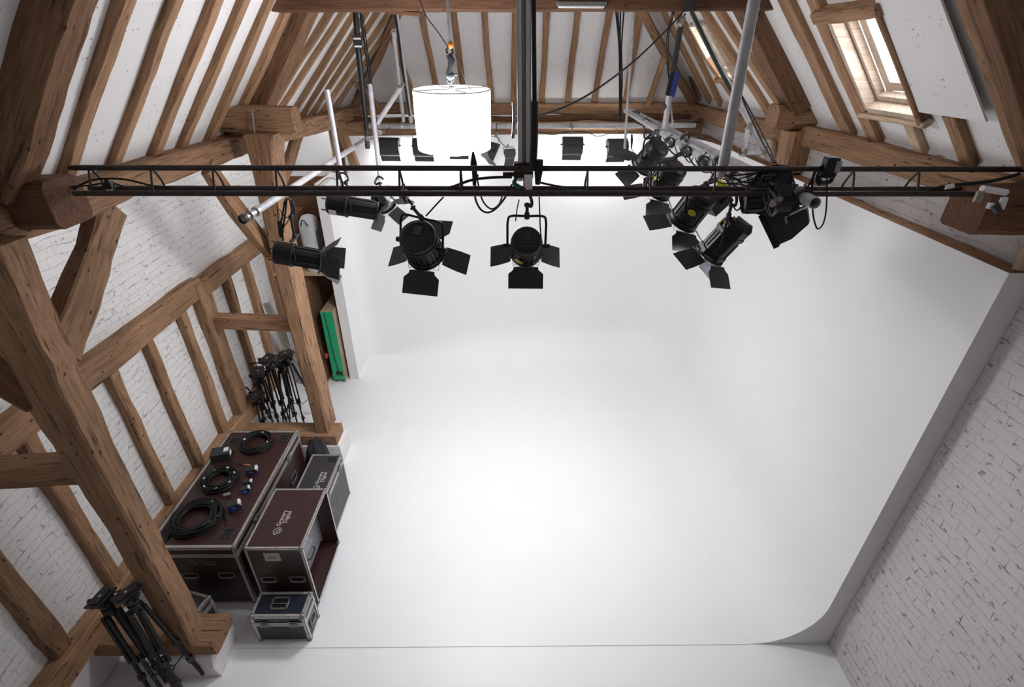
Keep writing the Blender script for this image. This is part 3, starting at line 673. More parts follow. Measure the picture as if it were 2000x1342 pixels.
# rack case open to the right
def rack_case():
    x, y, z = .54, .745, .855; e = empty('rack_case', (-2.445, 3.14, .10), 'maroon rack flight case standing open beside the trunk', 'flight case')
    t = .012
    mb = MB().box((0, 0, 0), (x, y, t)).box((0, 0, z-t), (x, y, z)).box((0, 0, 0), (t, y, z)).box((0, 0, 0), (x, t, z)).box((0, y-t, 0), (x, y, z))
    mb.build('body', MAROON, e); trims(x, y, z, .020).build('edge_trim', ALU, e)
    corners(e, x, y, z)
    for px_ in (.13, .41): dish(e, face_M((px_, -.004, .40), (1, 0, 0), (0, 0, 1)), .155, .10)
    o = MB().box((-.075, 0, 0), (.075, .115, .002)).build('paper_label', plain('worn_label', (.42, .41, .38), .6, var=.2, scale=40), e, face_M((.24, -.002, .68), (1, 0, 0), (0, 0, 1)))
    MB().box((-.05, .03, .002), (.03, .07, .0025)).build('printed_patch', ALUD, o)
    logo(e, face_M((.24, .20, z+.0015), (0, 1, 0), (-1, 0, 0)), .062)
    for px_, py_ in ((.06, .06), (x+.0-.05, .07), (x-.05, y-.07), (.06, y-.07)): castor(e, (px_, py_, -.10))
    return e
rack_case()
ex = -2.445
def rack_unit(name, label, y0, y1, z0, z1, x1, mat, handle=False):
    e = empty(name, (ex+.06, 3.14+y0, .10+z0), label, 'rack unit', 'equipment inside the open rack case')
    L, H = y1-y0, z1-z0
    MB().box((0, 0, 0), (x1-.06, L, H)).build('chassis', BLKG, e)
    f = MB().box((x1-.06, 0, 0), (x1-.054, L, H)); f.build('front_panel', mat, e, bevel=.001)
    if handle:
        MB().tube(smoothpts([(x1-.054, L*.42, H*.5), (x1-.025, L*.45, H*.5), (x1-.02, L*.55, H*.5), (x1-.025, L*.65, H*.5), (x1-.054, L*.68, H*.5)], 4), .007, 8).build('handle', BLK, e)
    else:
        k = MB()
        for i in range(6): k.cyl((x1-.054, L*(.15+i*.13), H*.5), (x1-.046, L*(.15+i*.13), H*.5), .008, 8)
        k.build('control_row', ALUD, e)
rack_unit('rack_module', 'grey drawer with carry handle in the open rack case', .05, .70, .10, .40, .36, SILV, True)
rack_unit('rack_unit', 'silver panel above the drawer in the open rack case', .05, .70, .405, .50, .36, SILV)
rack_unit('rack_unit', 'dark panel in the middle of the open rack case', .05, .70, .505, .60, .34, BLKG)
rack_unit('rack_unit', 'topmost silver unit in the open rack case', .05, .70, .605, .72, .36, SILV)
o = MB().box((ex+.35, 3.175, .16), (ex+.37, 3.19, .90)).box((ex+.35, 3.85, .16), (ex+.37, 3.865, .90)).build('rack_rail', ALU); tag(o, 'pair of aluminium mounting rails inside the open rack case', 'rack rails')
# black trunk
def black_trunk():
    x, y, z = .36, .75, .66; e = empty('flight_case', (-2.375, 3.96, .02), 'black flight case with white lettering beyond the rack case', 'flight case')
    MB().box((0, 0, 0), (x, y, z)).build('body', BLACKL, e); trims(x, y, z, .020).build('edge_trim', ALU, e); seam(x, y, z-.10, .018).build('lid_extrusion', ALU, e); corners(e, x, y, z)
    logo(e, face_M((.23, .20, z+.0015), (0, 1, 0), (-1, 0, 0)), .062)
    logo(e, face_M((x+.0015, .22, .30), (0, 1, 0), (0, 0, 1)), .055, SILKD)
    latch(e, face_M((x+.006, .16, z-.10), (0, 1, 0), (0, 0, 1))); latch(e, face_M((x+.006, .60, z-.10), (0, 1, 0), (0, 0, 1)))
    mb = MB().box((.22, .62, z), (.32, .70, z+.003)); mb.build('castor_dish', BLK, e)
black_trunk()
def small_case(name, loc, dims, rot, mat, label, lidz, front_latches=True, grey=ALU):
    x, y, z = dims; M = Matrix.Translation(loc) @ Matrix.Rotation(rot, 4, 'Z'); e = empty(name, loc, label, 'flight case', M=M)
    MB().box((0, 0, .004), (x, y, z)).build('body', mat, e); trims(x, y, z, .026).build('edge_trim', grey, e); seam(x, y, lidz, .022).build('lid_extrusion', grey, e); corners(e, x, y, z, .032)
    return e
e = small_case('flight_case', (-2.395, 2.825, 0), (.50, .25, .395), 0, NAVY, 'small navy flight case with top handle on the open floor', .275)
dish(e, face_M((.235, .135, .396), (1, 0, 0), (0, 1, 0)), .17, .13); dish(e, face_M((.504, .13, .16), (0, 1, 0), (0, 0, 1)), .13, .15)
for q in (.11, .39): latch(e, face_M((q, -.006, .27), (1, 0, 0), (0, 0, 1)))
e = small_case('flight_case', (-3.22, 2.96, 0), (.33, .16, .40), math.radians(-14), BLACKL, 'narrow black case with ball corners half hidden by the near post', .30)

# black draped cloth between trunk and pier
mb = MB(); V = []; nx, ny = 26, 12
for j in range(ny+1):
    t = j/ny
    for i in range(nx):
        a = 2*math.pi*i/nx; r = (.06+.16*t**.55)*(1+.16*math.sin(a*7+2*t)*t+.12*noise.noise(Vector((math.cos(a)*2, math.sin(a)*2, t*3))))
        V.append((-2.47+r*math.cos(a)*.72, 5.02+r*math.sin(a)*1.1, .62-.62*t**1.35+.02*math.sin(a*5)*(1-t)))
mb.add(V+[(-2.47, 5.02, .64)], [(j*nx+i, j*nx+(i+1) % nx, (j+1)*nx+(i+1) % nx, (j+1)*nx+i) for j in range(ny) for i in range(nx)]+[((i+1) % nx, i, len(V)) for i in range(nx)], True)
tag(mb.build('draped_cloth', CLOTH), 'crumpled black cloth heaped between trunk and far pier', 'cloth')

# ------------------------------------------------------------------ cable coils and boxes on the trunk
ZT = .872
def coil(label, c, r, turns, seed, tr=.008, layers=4, tie=4, wide=.055):
    rnd = random.Random(seed); e = empty('cable_coil', c, label, 'cable coil', 'coiled black cables on the trunk'); pts = []
    for k in range(turns):
        rr = r-wide*((k*7) % turns)/turns; z = .010+(k % layers)*.014; ph = rnd.uniform(0, 6.28); el = rnd.uniform(-.012, .012); ox, oy = rnd.uniform(-.006, .006), rnd.uniform(-.006, .006)
        for i in range(30):
            a = 2*math.pi*i/30; q = rr+el*math.sin(2*a+ph)+.004*math.sin(5*a+ph)
            pts.append((ox+q*math.cos(a), oy+q*math.sin(a), max(.008, z+.006*math.sin(a*2+ph)+(.014/30*i if k % layers < layers-1 else -.014*(layers-1)/30*i))))
    MB().tube(pts, tr, 6).build('cable', RUB, e)
    for k in range(tie):
        a = 6.28*k/tie+seed; p = Vector(((r-wide*.4)*math.cos(a), (r-wide*.4)*math.sin(a), .060)); t = Vector((-math.sin(a), math.cos(a), 0))
        MB().cyl(p-t*.013, p+t*.013, .010, 8).build('cable_tag', WHT, e)
    return e
def onT(x, y, z=ZT): return at(x, y, Z=z)
c0, c1, c2 = onT(502, 868), onT(430, 941), onT(385, 1015)
coil('black cable coil at the far end of the trunk lid', c0, .178, 14, 3, tr=.0085, wide=.075, layers=5)
coil('middle black cable coil with white tags and a blue plug', c1, .190, 15, 5, tr=.0085, tie=7, wide=.085, layers=5)
coil('largest black cable coil at the near end of the trunk lid', c2, .238, 20, 9, tr=.0095, layers=6, wide=.10)
def connector(label, p, rot, cols, s=1.0, name='power_socket', cat='socket box'):
    M = Matrix.Translation(p) @ Matrix.Rotation(rot, 4, 'Z') @ Matrix.Scale(s, 4); e = empty(name, p, label, cat, M=M)
    MB().prism([(-.06, 0), (.06, 0), (.06, .05), (.035, .085), (-.06, .085)], -.04, .04, Matrix.Rotation(math.pi/2, 4, 'X')).build('housing', BLKG, e, bevel=.004)
    MB().box((.02, -.036, .045), (.064, .036, .082), Matrix.Rotation(0, 4, 'Y')).build('white_face', WHT, e, bevel=.003)
    MB().cyl((-.02, -.04, .035), (-.02, -.06, .035), .028, 14).build('flap', cols, e)
    MB().box((-.062, -.043, 0), (.062, .043, .02)).build('base_plate', BLUED, e, bevel=.002)
connector('grey socket box with white face at the far side of the row', onT(494, 924), .35, BLKG, .95)
connector('bright blue socket box in the middle of the row', onT(481, 960), .5, BLUE, .72)
connector('dark socket box tucked behind the bright blue one', onT(486, 945), .2, BLKG, .62)
connector('socket box with blue base nearest the trunk front', onT(460, 993), .5, BLUED, 1.0)
o = MB().box((-.06, -.045, 0), (.0, .045, .055)).build('blue_face', BLUE, bpy.data.objects['power_socket.001'])
e = empty('distribution_box', onT(432, 890), 'black power box with white label on the trunk', 'power box', M=Matrix.Translation(onT(434, 893)) @ Matrix.Rotation(.28, 4, 'Z'))
MB().box((-.10, -.075, 0), (.10, .075, .10)).build('housing', BLKG, e, bevel=.006)
MB().box((.101, -.04, .03), (.103, .03, .085)).box((.04, -.03, .1005), (.09, .04, .102)).build('label_plate', WHT, e)
MB().box((-.115, -.09, 0), (.115, .09, .008)).build('base_plate', BLK, e)
cable('jumper_lead', 'short lead with copper taped plug on the trunk', [onT(447, 904, .90), onT(462, 906, .89), onT(478, 908, .885), onT(490, 909, .885)], .005)
tag(MB().cyl(onT(477, 908, .886), onT(489, 909, .886), .011, 10).build('taped_plug', COPPER), 'copper taped plug end beside the socket boxes', 'plug')
tag(MB().cyl(onT(437, 968, .90), onT(450, 964, .90), .018, 12).build('inline_plug', SILV), 'pale blue-grey plug resting on the middle coil', 'plug')
cable('cable_tail', 'loose cable tail beside the largest coil', [onT(425, 985, .885), onT(436, 1000, .885), onT(440, 1015, .885), onT(441, 1028, .885)], .0055)
cable('cable_tail', 'cable drooping off the near left corner of the trunk', [onT(345, 1025, .88), onT(332, 1045, .88), onT(322, 1060, .875)], .008)

# ------------------------------------------------------------------ tripods
def tripod(label, foot, head, spread, group, feetcol=BLK, pan=None, twin=True, tilt=(0, 0), rot=0.0, hs=1.0, locks=2, ls=1.0):
    foot = Vector(foot); head = Vector(head); e = empty('camera_tripod', foot, label, 'tripod', group)
    d = head-foot; L = d.length; u = d.normalized(); a = u.orthogonal().normalized(); b = u.cross(a)
    def P(v): return tuple(Vector(v))
    crown = d-u*.13
    mb = MB().cyl(crown-u*.05, crown+u*.02, .045, 14).cyl(crown+u*.02, crown+u*.06, .032, 14)
    mb.build('crown', BLK, e, bevel=.003)
    h = MB(); M = frame(u, a, d); M = M @ Matrix.Rotation(rot, 4, 'Z') @ Matrix.Scale(hs, 4)
    h.cyl((0, 0, -.075), (0, 0, -.04), .035, 14, M=M).box((-.04, -.045, -.045), (.04, .045, -.005), M).cyl((-.06, 0, -.03), (.06, 0, -.03), .03, 14, M=M).cyl((.06, .01, -.03), (.085, .01, -.03), .012, 8, M=M).cyl((-.085, -.01, -.02), (-.06, -.01, -.02), .016, 8, M=M)
    h.build('fluid_head', BLK, e, bevel=.002)
    p = MB().box((-.05, -.075, -.005), (.05, .075, .008), M).box((-.028, -.055, .008), (.028, .055, .018), M).cyl((.05, .03, .0), (.075, .045, .004), .006, 6, M=M)
    pl = p.build('camera_plate', BLKG, e, bevel=.0015); MB().cyl((0, .0, .018), (0, 0, .021), .009, 10, M=M).build('screw', ALU, pl)
    if pan:
        q = Vector(pan); MB().tube([d-u*.03, d-u*.03+q*.35, d-u*.02+q], [.006, .006, .006], 8).cyl(d-u*.02+q*.62, d-u*.02+q, .012, 8).build('pan_handle', BLK, e)
    for k in range(3):
        an = 2*math.pi*k/3+rot; rad = a*math.cos(an)+b*math.sin(an); side = u.cross(rad)
        top = crown-u*.04+rad*.045; bot = rad*spread; bot = bot-u*bot.dot(u)*0; mid = top.lerp(bot, .52); low = top.lerp(bot, .96)
        if low.z < -foot.z+.01: low.z = -foot.z+.012
        leg = MB()
        if twin:
            for s in (-1, 1): leg.tube([top+side*s*.018*ls, mid+side*s*.016*ls], .008*ls, 8)
            leg.tube([mid.lerp(top, .12), low], .0085*ls, 8)
        else:
            leg.tube([top, mid], .011, 8).tube([mid, low], .008, 8)
        lo = leg.build('leg', BLK, e)
        c = MB()
        for f in ((.52, .74)[:locks]):
            q = top.lerp(bot, f); M2 = frame((top-bot), side, q); c.box((-.026, -.016, -.03), (.026, .016, .03), M2).cyl((0, .012, 0), (0, .034, 0), .010, 8, M=M2)
        c.build('leg_lock', BLKG, lo, bevel=.002)
        f = MB().ball(low, .020, 6, (1, 1, .7)); f.build('foot', feetcol, lo)
    if spread > .11 and locks == 2:
        s = MB()
        for k in range(3):
            an = 2*math.pi*k/3+rot; rad = a*math.cos(an)+b*math.sin(an); q = (crown+rad*.045).lerp(rad*spread, .66); s.tube([u*L*.28, q], .005, 6)
        s.build('spreader', BLK, e)
    return e
tripod('black tripod leaning on the sill at far lower left', at(318, 1352, Z=.02), at(197, 1168, Y=2.46), .07, 'tripods leaning by the near post', RED, rot=.7, hs=1.25, ls=2.0)
tripod('black tripod with red feet leaning in front of the near post', at(372, 1348, Z=.02), at(248, 1160, Y=2.44), .135, 'tripods leaning by the near post', RED, rot=.25, hs=1.25, ls=1.9)
FT = 'tripods bunched behind the trunk'
tripod('tallest dark tripod with long pan handle in the bunch', at(560, 838, Z=.02), at(522, 702, Y=5.75), .10, FT, pan=(-.22, -.06, -.02), rot=.5, hs=1.45, ls=1.5)
tripod('low tripod at the left front of the bunch', at(516, 838, Z=.02), at(500, 772, Y=5.70), .16, FT, pan=(-.12, .02, .14), rot=.2, hs=1.35, ls=1.4)
tripod('tripod with wide plate behind the low one in the bunch', at(533, 833, Z=.02), at(505, 727, Y=5.85), .12, FT, rot=1.2, hs=1.5, ls=1.4)
e = tripod('tripod with a red collar in the middle of the bunch', at(570, 828, Z=.02), at(548, 707, Y=5.95), .12, FT, rot=.9, hs=1.4, ls=1.4)
d = at(548, 707, Y=5.95)-at(570, 828, Z=.02); MB().cyl(d-d.normalized()*.10, d-d.normalized()*.075, .042, 12).build('red_collar', RED, e)
tripod('tall spread tripod nearest the far post', at(598, 826, Z=.02), at(558, 692, Y=5.95), .26, FT, pan=(-.10, -.14, -.10), rot=.1, hs=1.4, ls=1.3)
# ------------------------------------------------------------------ storage behind the left wing
SB = 7.45
tag(MB().box((XL+.02, 8.05, 0), (-2.74, 8.08, 3.3)).build('storage_shade_sheet', OAKD), 'dark sheet closing the storage bay, toned for its enclosed shade', 'board')  # dark sheet added so the enclosed bay's shade sits in its colour
tag(MB().box((-2.755, 7.45, .0), (-2.725, 8.04, 3.33)).build('storage_shade_sheet', OAKD), 'dark sheet on the back of the cove wall, toned for the storage shade', 'board')  # second dark sheet, its colour carries the shade on the storage side
beam('storage_shelf', 'pale shelf board bridging the storage bay', 'shelf', (XL+.05, 7.60, at(615, 537, Y=7.4).z), (-2.76, 7.60, at(615, 537, Y=7.4).z), .42, .03, rough=.001, mat=PINE, cham=.003)
sz = at(615, 537, Y=7.4).z+.016
# white canvas bag on the shelf
bx0, bx1 = at(590, 480, Y=7.5).x, at(620, 480, Y=7.5).x; top = at(600, 425, Y=7.5).z
mb = MB(); V = []; n = 8; m_ = 16
for j in range(n+1):
    t = j/n; z = sz+(top-sz)*math.sin(t*math.pi/2); k = (1-.55*max(0, t-.7)/.3)
    for i in range(m_):
        a = 2*math.pi*i/m_; cx, cy = math.cos(a), math.sin(a); q = 4; rr = (abs(cx)**q+abs(cy)**q)**(-1/q)
        V.append(((bx0+bx1)/2+cx*rr*(bx1-bx0)/2*1.05*k*(1+.05*noise.noise(Vector((i, j, 1)))), 7.62+cy*rr*.15*k, z+.012*noise.noise(Vector((i*.7, j*.5, 3)))))
mb.add(V, [(j*m_+i, j*m_+(i+1) % m_, (j+1)*m_+(i+1) % m_, (j+1)*m_+i) for j in range(n) for i in range(m_)]+[tuple(range(n*m_, n*m_+m_))], True)
e = empty('canvas_bag', ((bx0+bx1)/2, 7.62, sz), 'white canvas bag standing on the storage shelf', 'bag')
o = mb.build('bag_body', CREAM, e); o.matrix_parent_inverse = Matrix.Translation(-e.location)
o = MB().tube(smoothpts([(bx0+.06, 7.46, top-.12), (bx0+.10, 7.43, top-.03), (bx1-.10, 7.43, top-.03), (bx1-.07, 7.46, top-.12)], 5), .008, 6).build('strap', BLKG, e); o.matrix_parent_inverse = Matrix.Translation(-e.location)
tag(MB().box((bx1+.02, 7.5, sz), (-2.77, 7.8, top-.2)).build('equipment_case', BLACKL, bevel=.01), 'dark case squeezed beside the canvas bag', 'case')
tag(MB().box((XL+.05, 7.62, sz), (bx0-.03, 7.95, sz+.9)).build('equipment_case', OAKD, bevel=.01), 'dark brown crate at the wall end of the shelf', 'case')
# green board on castors
e = empty('chroma_board', (-2.96, 7.26, 0), 'narrow bright green wheeled box leaning by the cove wall', 'board')
g0 = Vector((0, 0, .065)); H = 1.30
mb = MB(); mb.box((.0, .0, .06), (.19, .006, 1.36)); mb.build('green_face', GREEN, e)
MB().box((-.004, .006, .06), (.20, .78, 1.365)).build('plywood_carcass', PINE, e)
MB().tube(smoothpts([(.06, -.006, 1.35), (.075, -.008, 1.0), (.085, -.01, .6), (.10, -.01, .35), (.12, -.012, .22)], 5), .006, 6).build('lead', BLKG, e)
MB().box((.07, -.02, .17), (.11, 0, .23)).box((.13, -.02, .16), (.165, 0, .22)).build('clip', BLK, e)
for q in (.05, .17): MB().cyl((q-.012, .03, .03), (q+.012, .03, .03), .03, 12).build('castor', ALUD, e)
# brown boards leaning
for i, (x0, yo) in enumerate(((-3.10, 7.10), (-3.22, 7.22), (-3.36, 7.35))):
    o = MB().box((0, 0, 0), (.025, .80, 1.9-.1*i)).build('leaning_board', PLY); o.matrix_world = Matrix.Translation((x0, yo, .012)) @ Matrix.Rotation(-.05, 4, 'Y')
    tag(o, ('brown sheet leaning nearest the green box', 'second brown sheet leaning behind the first', 'rearmost brown sheet leaning towards the wall')[i], 'board', 'brown sheets in the storage bay')
tag(MB().ball(at(637, 695, Y=7.22), .05, 8, (.6, .8, 1.1)).build('red_ball_float', RED), 'small red object hanging beside the green box', 'float')
# aluminium channel and stands behind the far post
tag(MB().box((-.045, -.012, 0), (.045, .012, 1.25)).box((-.045, .012, 0), (-.04, .04, 1.25)).box((.04, .012, 0), (.045, .04, 1.25)).build('metal_channel', ALU, mw=frame(at(536, 624, Y=6.75)-at(566, 690, Y=6.85), (0, -1, 0), at(578, 716, Y=6.9))), 'pale metal channel leaning on the wall behind the far post', 'metal channel')
e = empty('lighting_stand', at(596, 750, Z=0), 'folded silver lighting stand with blue clamp behind the far post', 'stand')
f0 = Vector((0, 0, 0)); tp = at(556, 628, Y=6.65)-e.location
for k, (ox, nm) in enumerate(((-.03, 'leg'), (.0, 'centre_tube'), (.035, 'leg'), (.07, 'leg'))):
    MB().cyl(f0+Vector((ox*1.6, .02*k, .01)), tp+Vector((ox*.5, .01*k, 0)), .014, 10).build(nm, PIPE, e)
MB().cyl(tp*.93-Vector((.0, .0, .03)), tp*.93+Vector((0, 0, .05)), .03, 10).build('blue_clamp', BLUED, e)
pipe('conduit', 'vertical grey conduit on the wall behind the far post', at(556, 610, X=XL+.03), at(518, 470, X=XL+.03), .012)

# ================================================================== TRUSS
def truss():
    Yf, Yr = 2.90, 3.02; pf = at(1025, 379.5, Y=Yf); Zb = pf.z; Yt = 2.955; Zt = at(1025, 330, Y=Yt).z
    xl0, xr0 = -2.37, 2.66
    e = empty('ladder_truss', (0, Yf, Zb), 'dark triangular lighting truss spanning the barn', 'truss'); O = e.location
    def V(x, y, z): return Vector((x, y, z))-O
    dz = .010
    for n_, y, z, x0, x1 in (('chord', Yf, Zb, xl0-.05, xr0+.02), ('chord', Yr, Zb, xl0-.05, xr0+.15), ('chord', Yt, Zt, -2.43, 3.1)):
        MB().cyl(V(x0, y, z-dz*.5), V(x1, y, z+dz*1.2), .0155, 16).build(n_, STEELD, e)
    for X in (180, 300, 420, 542, 660, 781, 900, 1025, 1147, 1270, 1395, 1535, 1665, 1792):
        x = at(X, 380, Y=Yf).x; w = .008
        P = [V(x, Yf, Zb), V(x, Yf+.02, Zb+.05), V(x, Yt-.012, Zt-.022), V(x, Yt, Zt-.012), V(x, Yt+.014, Zt-.022), V(x, Yr-.015, Zb+.05), V(x, Yr, Zb)]
        MB().tube(smoothpts(P, 4), .0062, 8).build('rung', STEELD, e)
truss()
YT = 2.95
# ================================================================== LUMINAIRES
def orient(aim, up=(0, 0, 1)):
    z = Vector(aim).normalized(); x = Vector(up).cross(z).normalized(); y = z.cross(x); M = Matrix.Identity(4)
    for i in range(3): M[i][0] = x[i]; M[i][1] = y[i]; M[i][2] = z[i]
    return M
def put(o, loc): o.matrix_parent_inverse = Matrix.Identity(4); return o
def hook(e, top, hang, L0):
    """C-clamp from the yoke crown (local) to the pipe (local)."""
    top = Vector(top); hang = Vector(hang); d = (hang-top); u = d.normalized()
    mb = MB().cyl(top-u*.015, top+u*.02, .016, 10).cyl(top+u*.02, top+d*.62, .010, 10).cyl(top+d*.55, top+d*.66, .018, 8)
    s = u.orthogonal().normalized(); q = top+d*.66
    mb.tube(smoothpts([q-s*.0, q+s*.035, hang+s*.036, hang+u*.036, hang-s*.034], 5), .009, 8)
    mb.build('hook_clamp', BLKG, e)
def barn_leaf(e, M, w0, w1, L, ang, notch, name='barn_door', cut=.25):
    """M: origin at hinge centre, x along hinge, y outward, z beam. ang from beam axis outward."""
    c, s = math.cos(ang), math.sin(ang); p = [(-w0/2, 0), (w0/2, 0), (w0/2+notch*.2, L*.14), (w1/2, L*cut+L*.14), (w1/2, L), (-w1/2, L), (-w1/2, L*cut+L*.14), (-w0/2-notch*.2, L*.14)]
    def T(x, y, t): return (x, s*y+t*c, c*y-t*s)
    vs = [T(x, y, 0) for x, y in p]+[T(x, y, .0015) for x, y in p]; n = len(p)
    o = MB().add(vs, [tuple(range(n)), tuple(range(n, 2*n))[::-1]]+[(i, (i+1) % n, n+(i+1) % n, n+i) for i in range(n)]).build(name, LEAF, e, M)
    MB().cyl((-w0*.35, 0, 0), (w0*.35, 0, 0), .004, 6).build('hinge', ALUD, o)
def fresnel(label, loc, aim, hang, R=.092, L=.20, leaves=(60, 60, 60, 60), leafw=.2, leafl=.13, roll=0.0, sticker=None, yk=None, group='fresnel spotlights on the rig', hexa=False, ribs=14, up=(0, 0, 1), light=0, patch=None, lens_vis=True, tint=BLK):
    M0 = orient(aim, up); M = Matrix.Translation(loc) @ M0; e = empty('fresnel_spotlight', loc, label, 'spotlight', group, M=M)
    n = 6 if hexa else 28; Rm = Matrix.Rotation(math.radians(30), 4, 'Z') if hexa else Matrix.Identity(4)
    prof = [(.001, -L*.55), (R*.72, -L*.55), (R*.94, -L*.50), (R, -L*.42), (R, -L*.30), (R*1.05, -L*.29), (R*1.05, -L*.20), (R*.96, -L*.19), (R*.96, L*.30), (R*1.06, L*.31), (R*1.08, L*.42), (R*1.0, L*.45), (R*.93, L*.45), (R*.93, L*.36)]
    h = MB().lathe(prof, n, Rm, smooth=False).build('housing', tint, e, bevel=.002)
    r = MB()
    for k in range(ribs):
        a = 2*math.pi*k/ribs; Mr = Matrix.Rotation(a, 4, 'Z'); r.box((R*.93, -.004, -L*.17), (R*1.03, .004, L*.28), Mr)
    for k in range(5): r.box((-R*.5, -R*.5+k*R*.25-.003, -L*.565), (R*.5, -R*.5+k*R*.25+.003, -L*.55))
    r.build('cooling_fins', BLKG, h)
    MB().lathe([(.001, L*.44), (R*.5, L*.42), (R*.92, L*.37)], 28).build('lens', LENSG, e)
    if patch: MB().box((-R*.22, -R*.05, -L*.572), (R*.18, R*.50, -L*.566)).build('rear_label', patch, e)
    if hexa:
        MB().box((-R*.75, -R*.9, -L*.62), (R*.75, R*.3, -L*.50)).build('rear_housing', BLKG, e, bevel=.006)
    # yoke: pivots on local x, rises towards world up within the plane across the pivot axis
    Minv = M.inverted(); upl = (M0.inverted() @ Vector((0, 0, 1))); upl.x = 0; upl = upl.normalized()
    hl = Minv @ Vector(hang); yk = yk or R*1.75; Y = upl; Ry = R*1.25
    P = [(-Ry, 0, 0)]; X = Vector((1, 0, 0))
    pts = [-X*Ry-Y*.01, -X*Ry+Y*yk*.45, -X*Ry*.98+Y*yk*.85, -X*Ry*.80+Y*yk, X*0+Y*yk*1.0, X*Ry*.80+Y*yk, X*Ry*.98+Y*yk*.85, X*Ry+Y*yk*.45, X*Ry-Y*.01]
    MB().tube(smoothpts(pts, 5), .0075, 8).build('yoke', BLK, e)
    for s, nm in ((-1, 'pivot_knob'), (1, 'pivot_knob')):
        MB().cyl(X*s*R*.98, X*s*(Ry+.012), .010, 10).cyl(X*s*(Ry+.010), X*s*(Ry+.026), .016, 8).build(nm, BLK, e)
    hook(e, Y*yk, hl, .1)
    # barn doors
    F = MB(); z = L*.47; q = R*1.0
    F.lathe([(R*.96, z-.006), (R*1.10, z-.006), (R*1.10, z+.004), (R*.96, z+.004)], 28, smooth=False)
    fo = F.build('door_ring', BLK, e)
    for k, an in enumerate(leaves):
        if an is None: continue
        Mk = Matrix.Rotation(math.radians(roll)+k*math.pi/2, 4, 'Z') @ Matrix.Translation((0, q*1.04, z+.012))
        big = k % 2 == 0
        barn_leaf(e, Mk, leafw*(.8 if big else .62), leafw*(1.15 if big else .72), leafl*(1.0 if big else 1.1), math.radians(an), .02, cut=.18 if big else .45)
    w = MB()
    for k in range(4):
        a = math.radians(roll+45)+k*math.pi/2; w.tube([(R*1.05*math.cos(a-.25), R*1.05*math.sin(a-.25), z+.002), (R*1.22*math.cos(a), R*1.22*math.sin(a), z+.03), (R*1.05*math.cos(a+.25), R*1.05*math.sin(a+.25), z+.002)], .002, 5)
    w.build('door_arms', ALUD, fo)
    if sticker:
        ang, zz = sticker; Ms = Matrix.Rotation(math.radians(ang), 4, 'Z') @ Matrix.Translation((R*(1.045 if not hexa else .95), 0, zz)) @ Matrix.Rotation(math.pi/2, 4, 'Y')
        MB().lathe([(.001, .004), (.020, .004), (.020, 0)], 18, Ms @ Matrix.Diagonal((1, 1.45, 1, 1)), False).build('yellow_sticker', YEL, e)
    if light:
        f = Vector(aim).normalized(); area('lamp_light', Vector(loc)+f*(L*.5+.02), f, R*1.7, light, (.96, .98, 1), 130)
    return e
aE = at(1028, 481, Y=2.95)
fresnel('black fresnel spotlight hanging at the centre of the truss', aE, (.01, .72, -.66), at(1030, 386, Y=2.92), R=.092, L=.185, leaves=(None, 56, 66, 60), leafw=.19, leafl=.135, sticker=(-62, .03), yk=.185, light=P_FRES, patch=BLKG, ribs=18)
aD = at(823, 478, Y=2.95)
fresnel('large fresnel spotlight with ribbed barrel left of centre', aD, (.12, .62, -.78), at(795, 392, Y=2.95), R=.112, L=.21, leaves=(84, 58, 66, 62), leafw=.20, leafl=.15, roll=-9, sticker=(-52, .02), yk=.165, light=P_FRES, patch=plain('brown_label', (.07, .05, .04), .6), ribs=24, up=(.12, 0, 1))
fresnel('foremost black fresnel of the right rig aimed down left', at(1412, 470, Y=3.0), (-.46, .22, -.86), at(1432, 386, Y=3.05), R=.092, L=.25, leaves=(None, 20, 60, 62), leafw=.20, leafl=.14, roll=34, sticker=(90, -.08), yk=.15, hexa=True, light=P_FRES, ribs=6, group='right rig fresnels')
fresnel('second fresnel of the right rig behind the foremost', at(1352, 408, Y=3.35), (-.36, .32, -.88), at(1392, 352, Y=3.45), R=.098, L=.24, leaves=(None, 60, 62, 66), leafw=.21, leafl=.145, roll=36, sticker=(-20, -.02), yk=.13, light=P_FRES, group='right rig fresnels', ribs=10)
fresnel('third fresnel of the right rig crossed by the truss', at(1300, 350, Y=3.95), (-.36, .36, -.86), at(1330, 300, Y=4.05), R=.105, L=.25, leaves=(None, 50, 62, 60), leafw=.22, leafl=.16, roll=34, sticker=(10, 0), yk=.14, light=P_FRES, group='right rig fresnels', ribs=10)
fresnel('rearmost fresnel of the right rig above the truss', at(1270, 306, Y=4.55), (-.40, .45, -.75), at(1265, 262, Y=4.6), R=.098, L=.25, leaves=(66, 66, 60, 60), leafw=.22, leafl=.15, roll=-8, yk=.15, group='right rig fresnels', ribs=8)
fresnel('small fresnel showing its glass lens beside the left pipes', at(748, 393, Y=4.3), (.45, -.35, -.5), at(741, 352, Y=4.35), R=.075, L=.15, leaves=(60, 60, 60, 60), leafw=.17, leafl=.14, roll=-35, yk=.11, ribs=10)

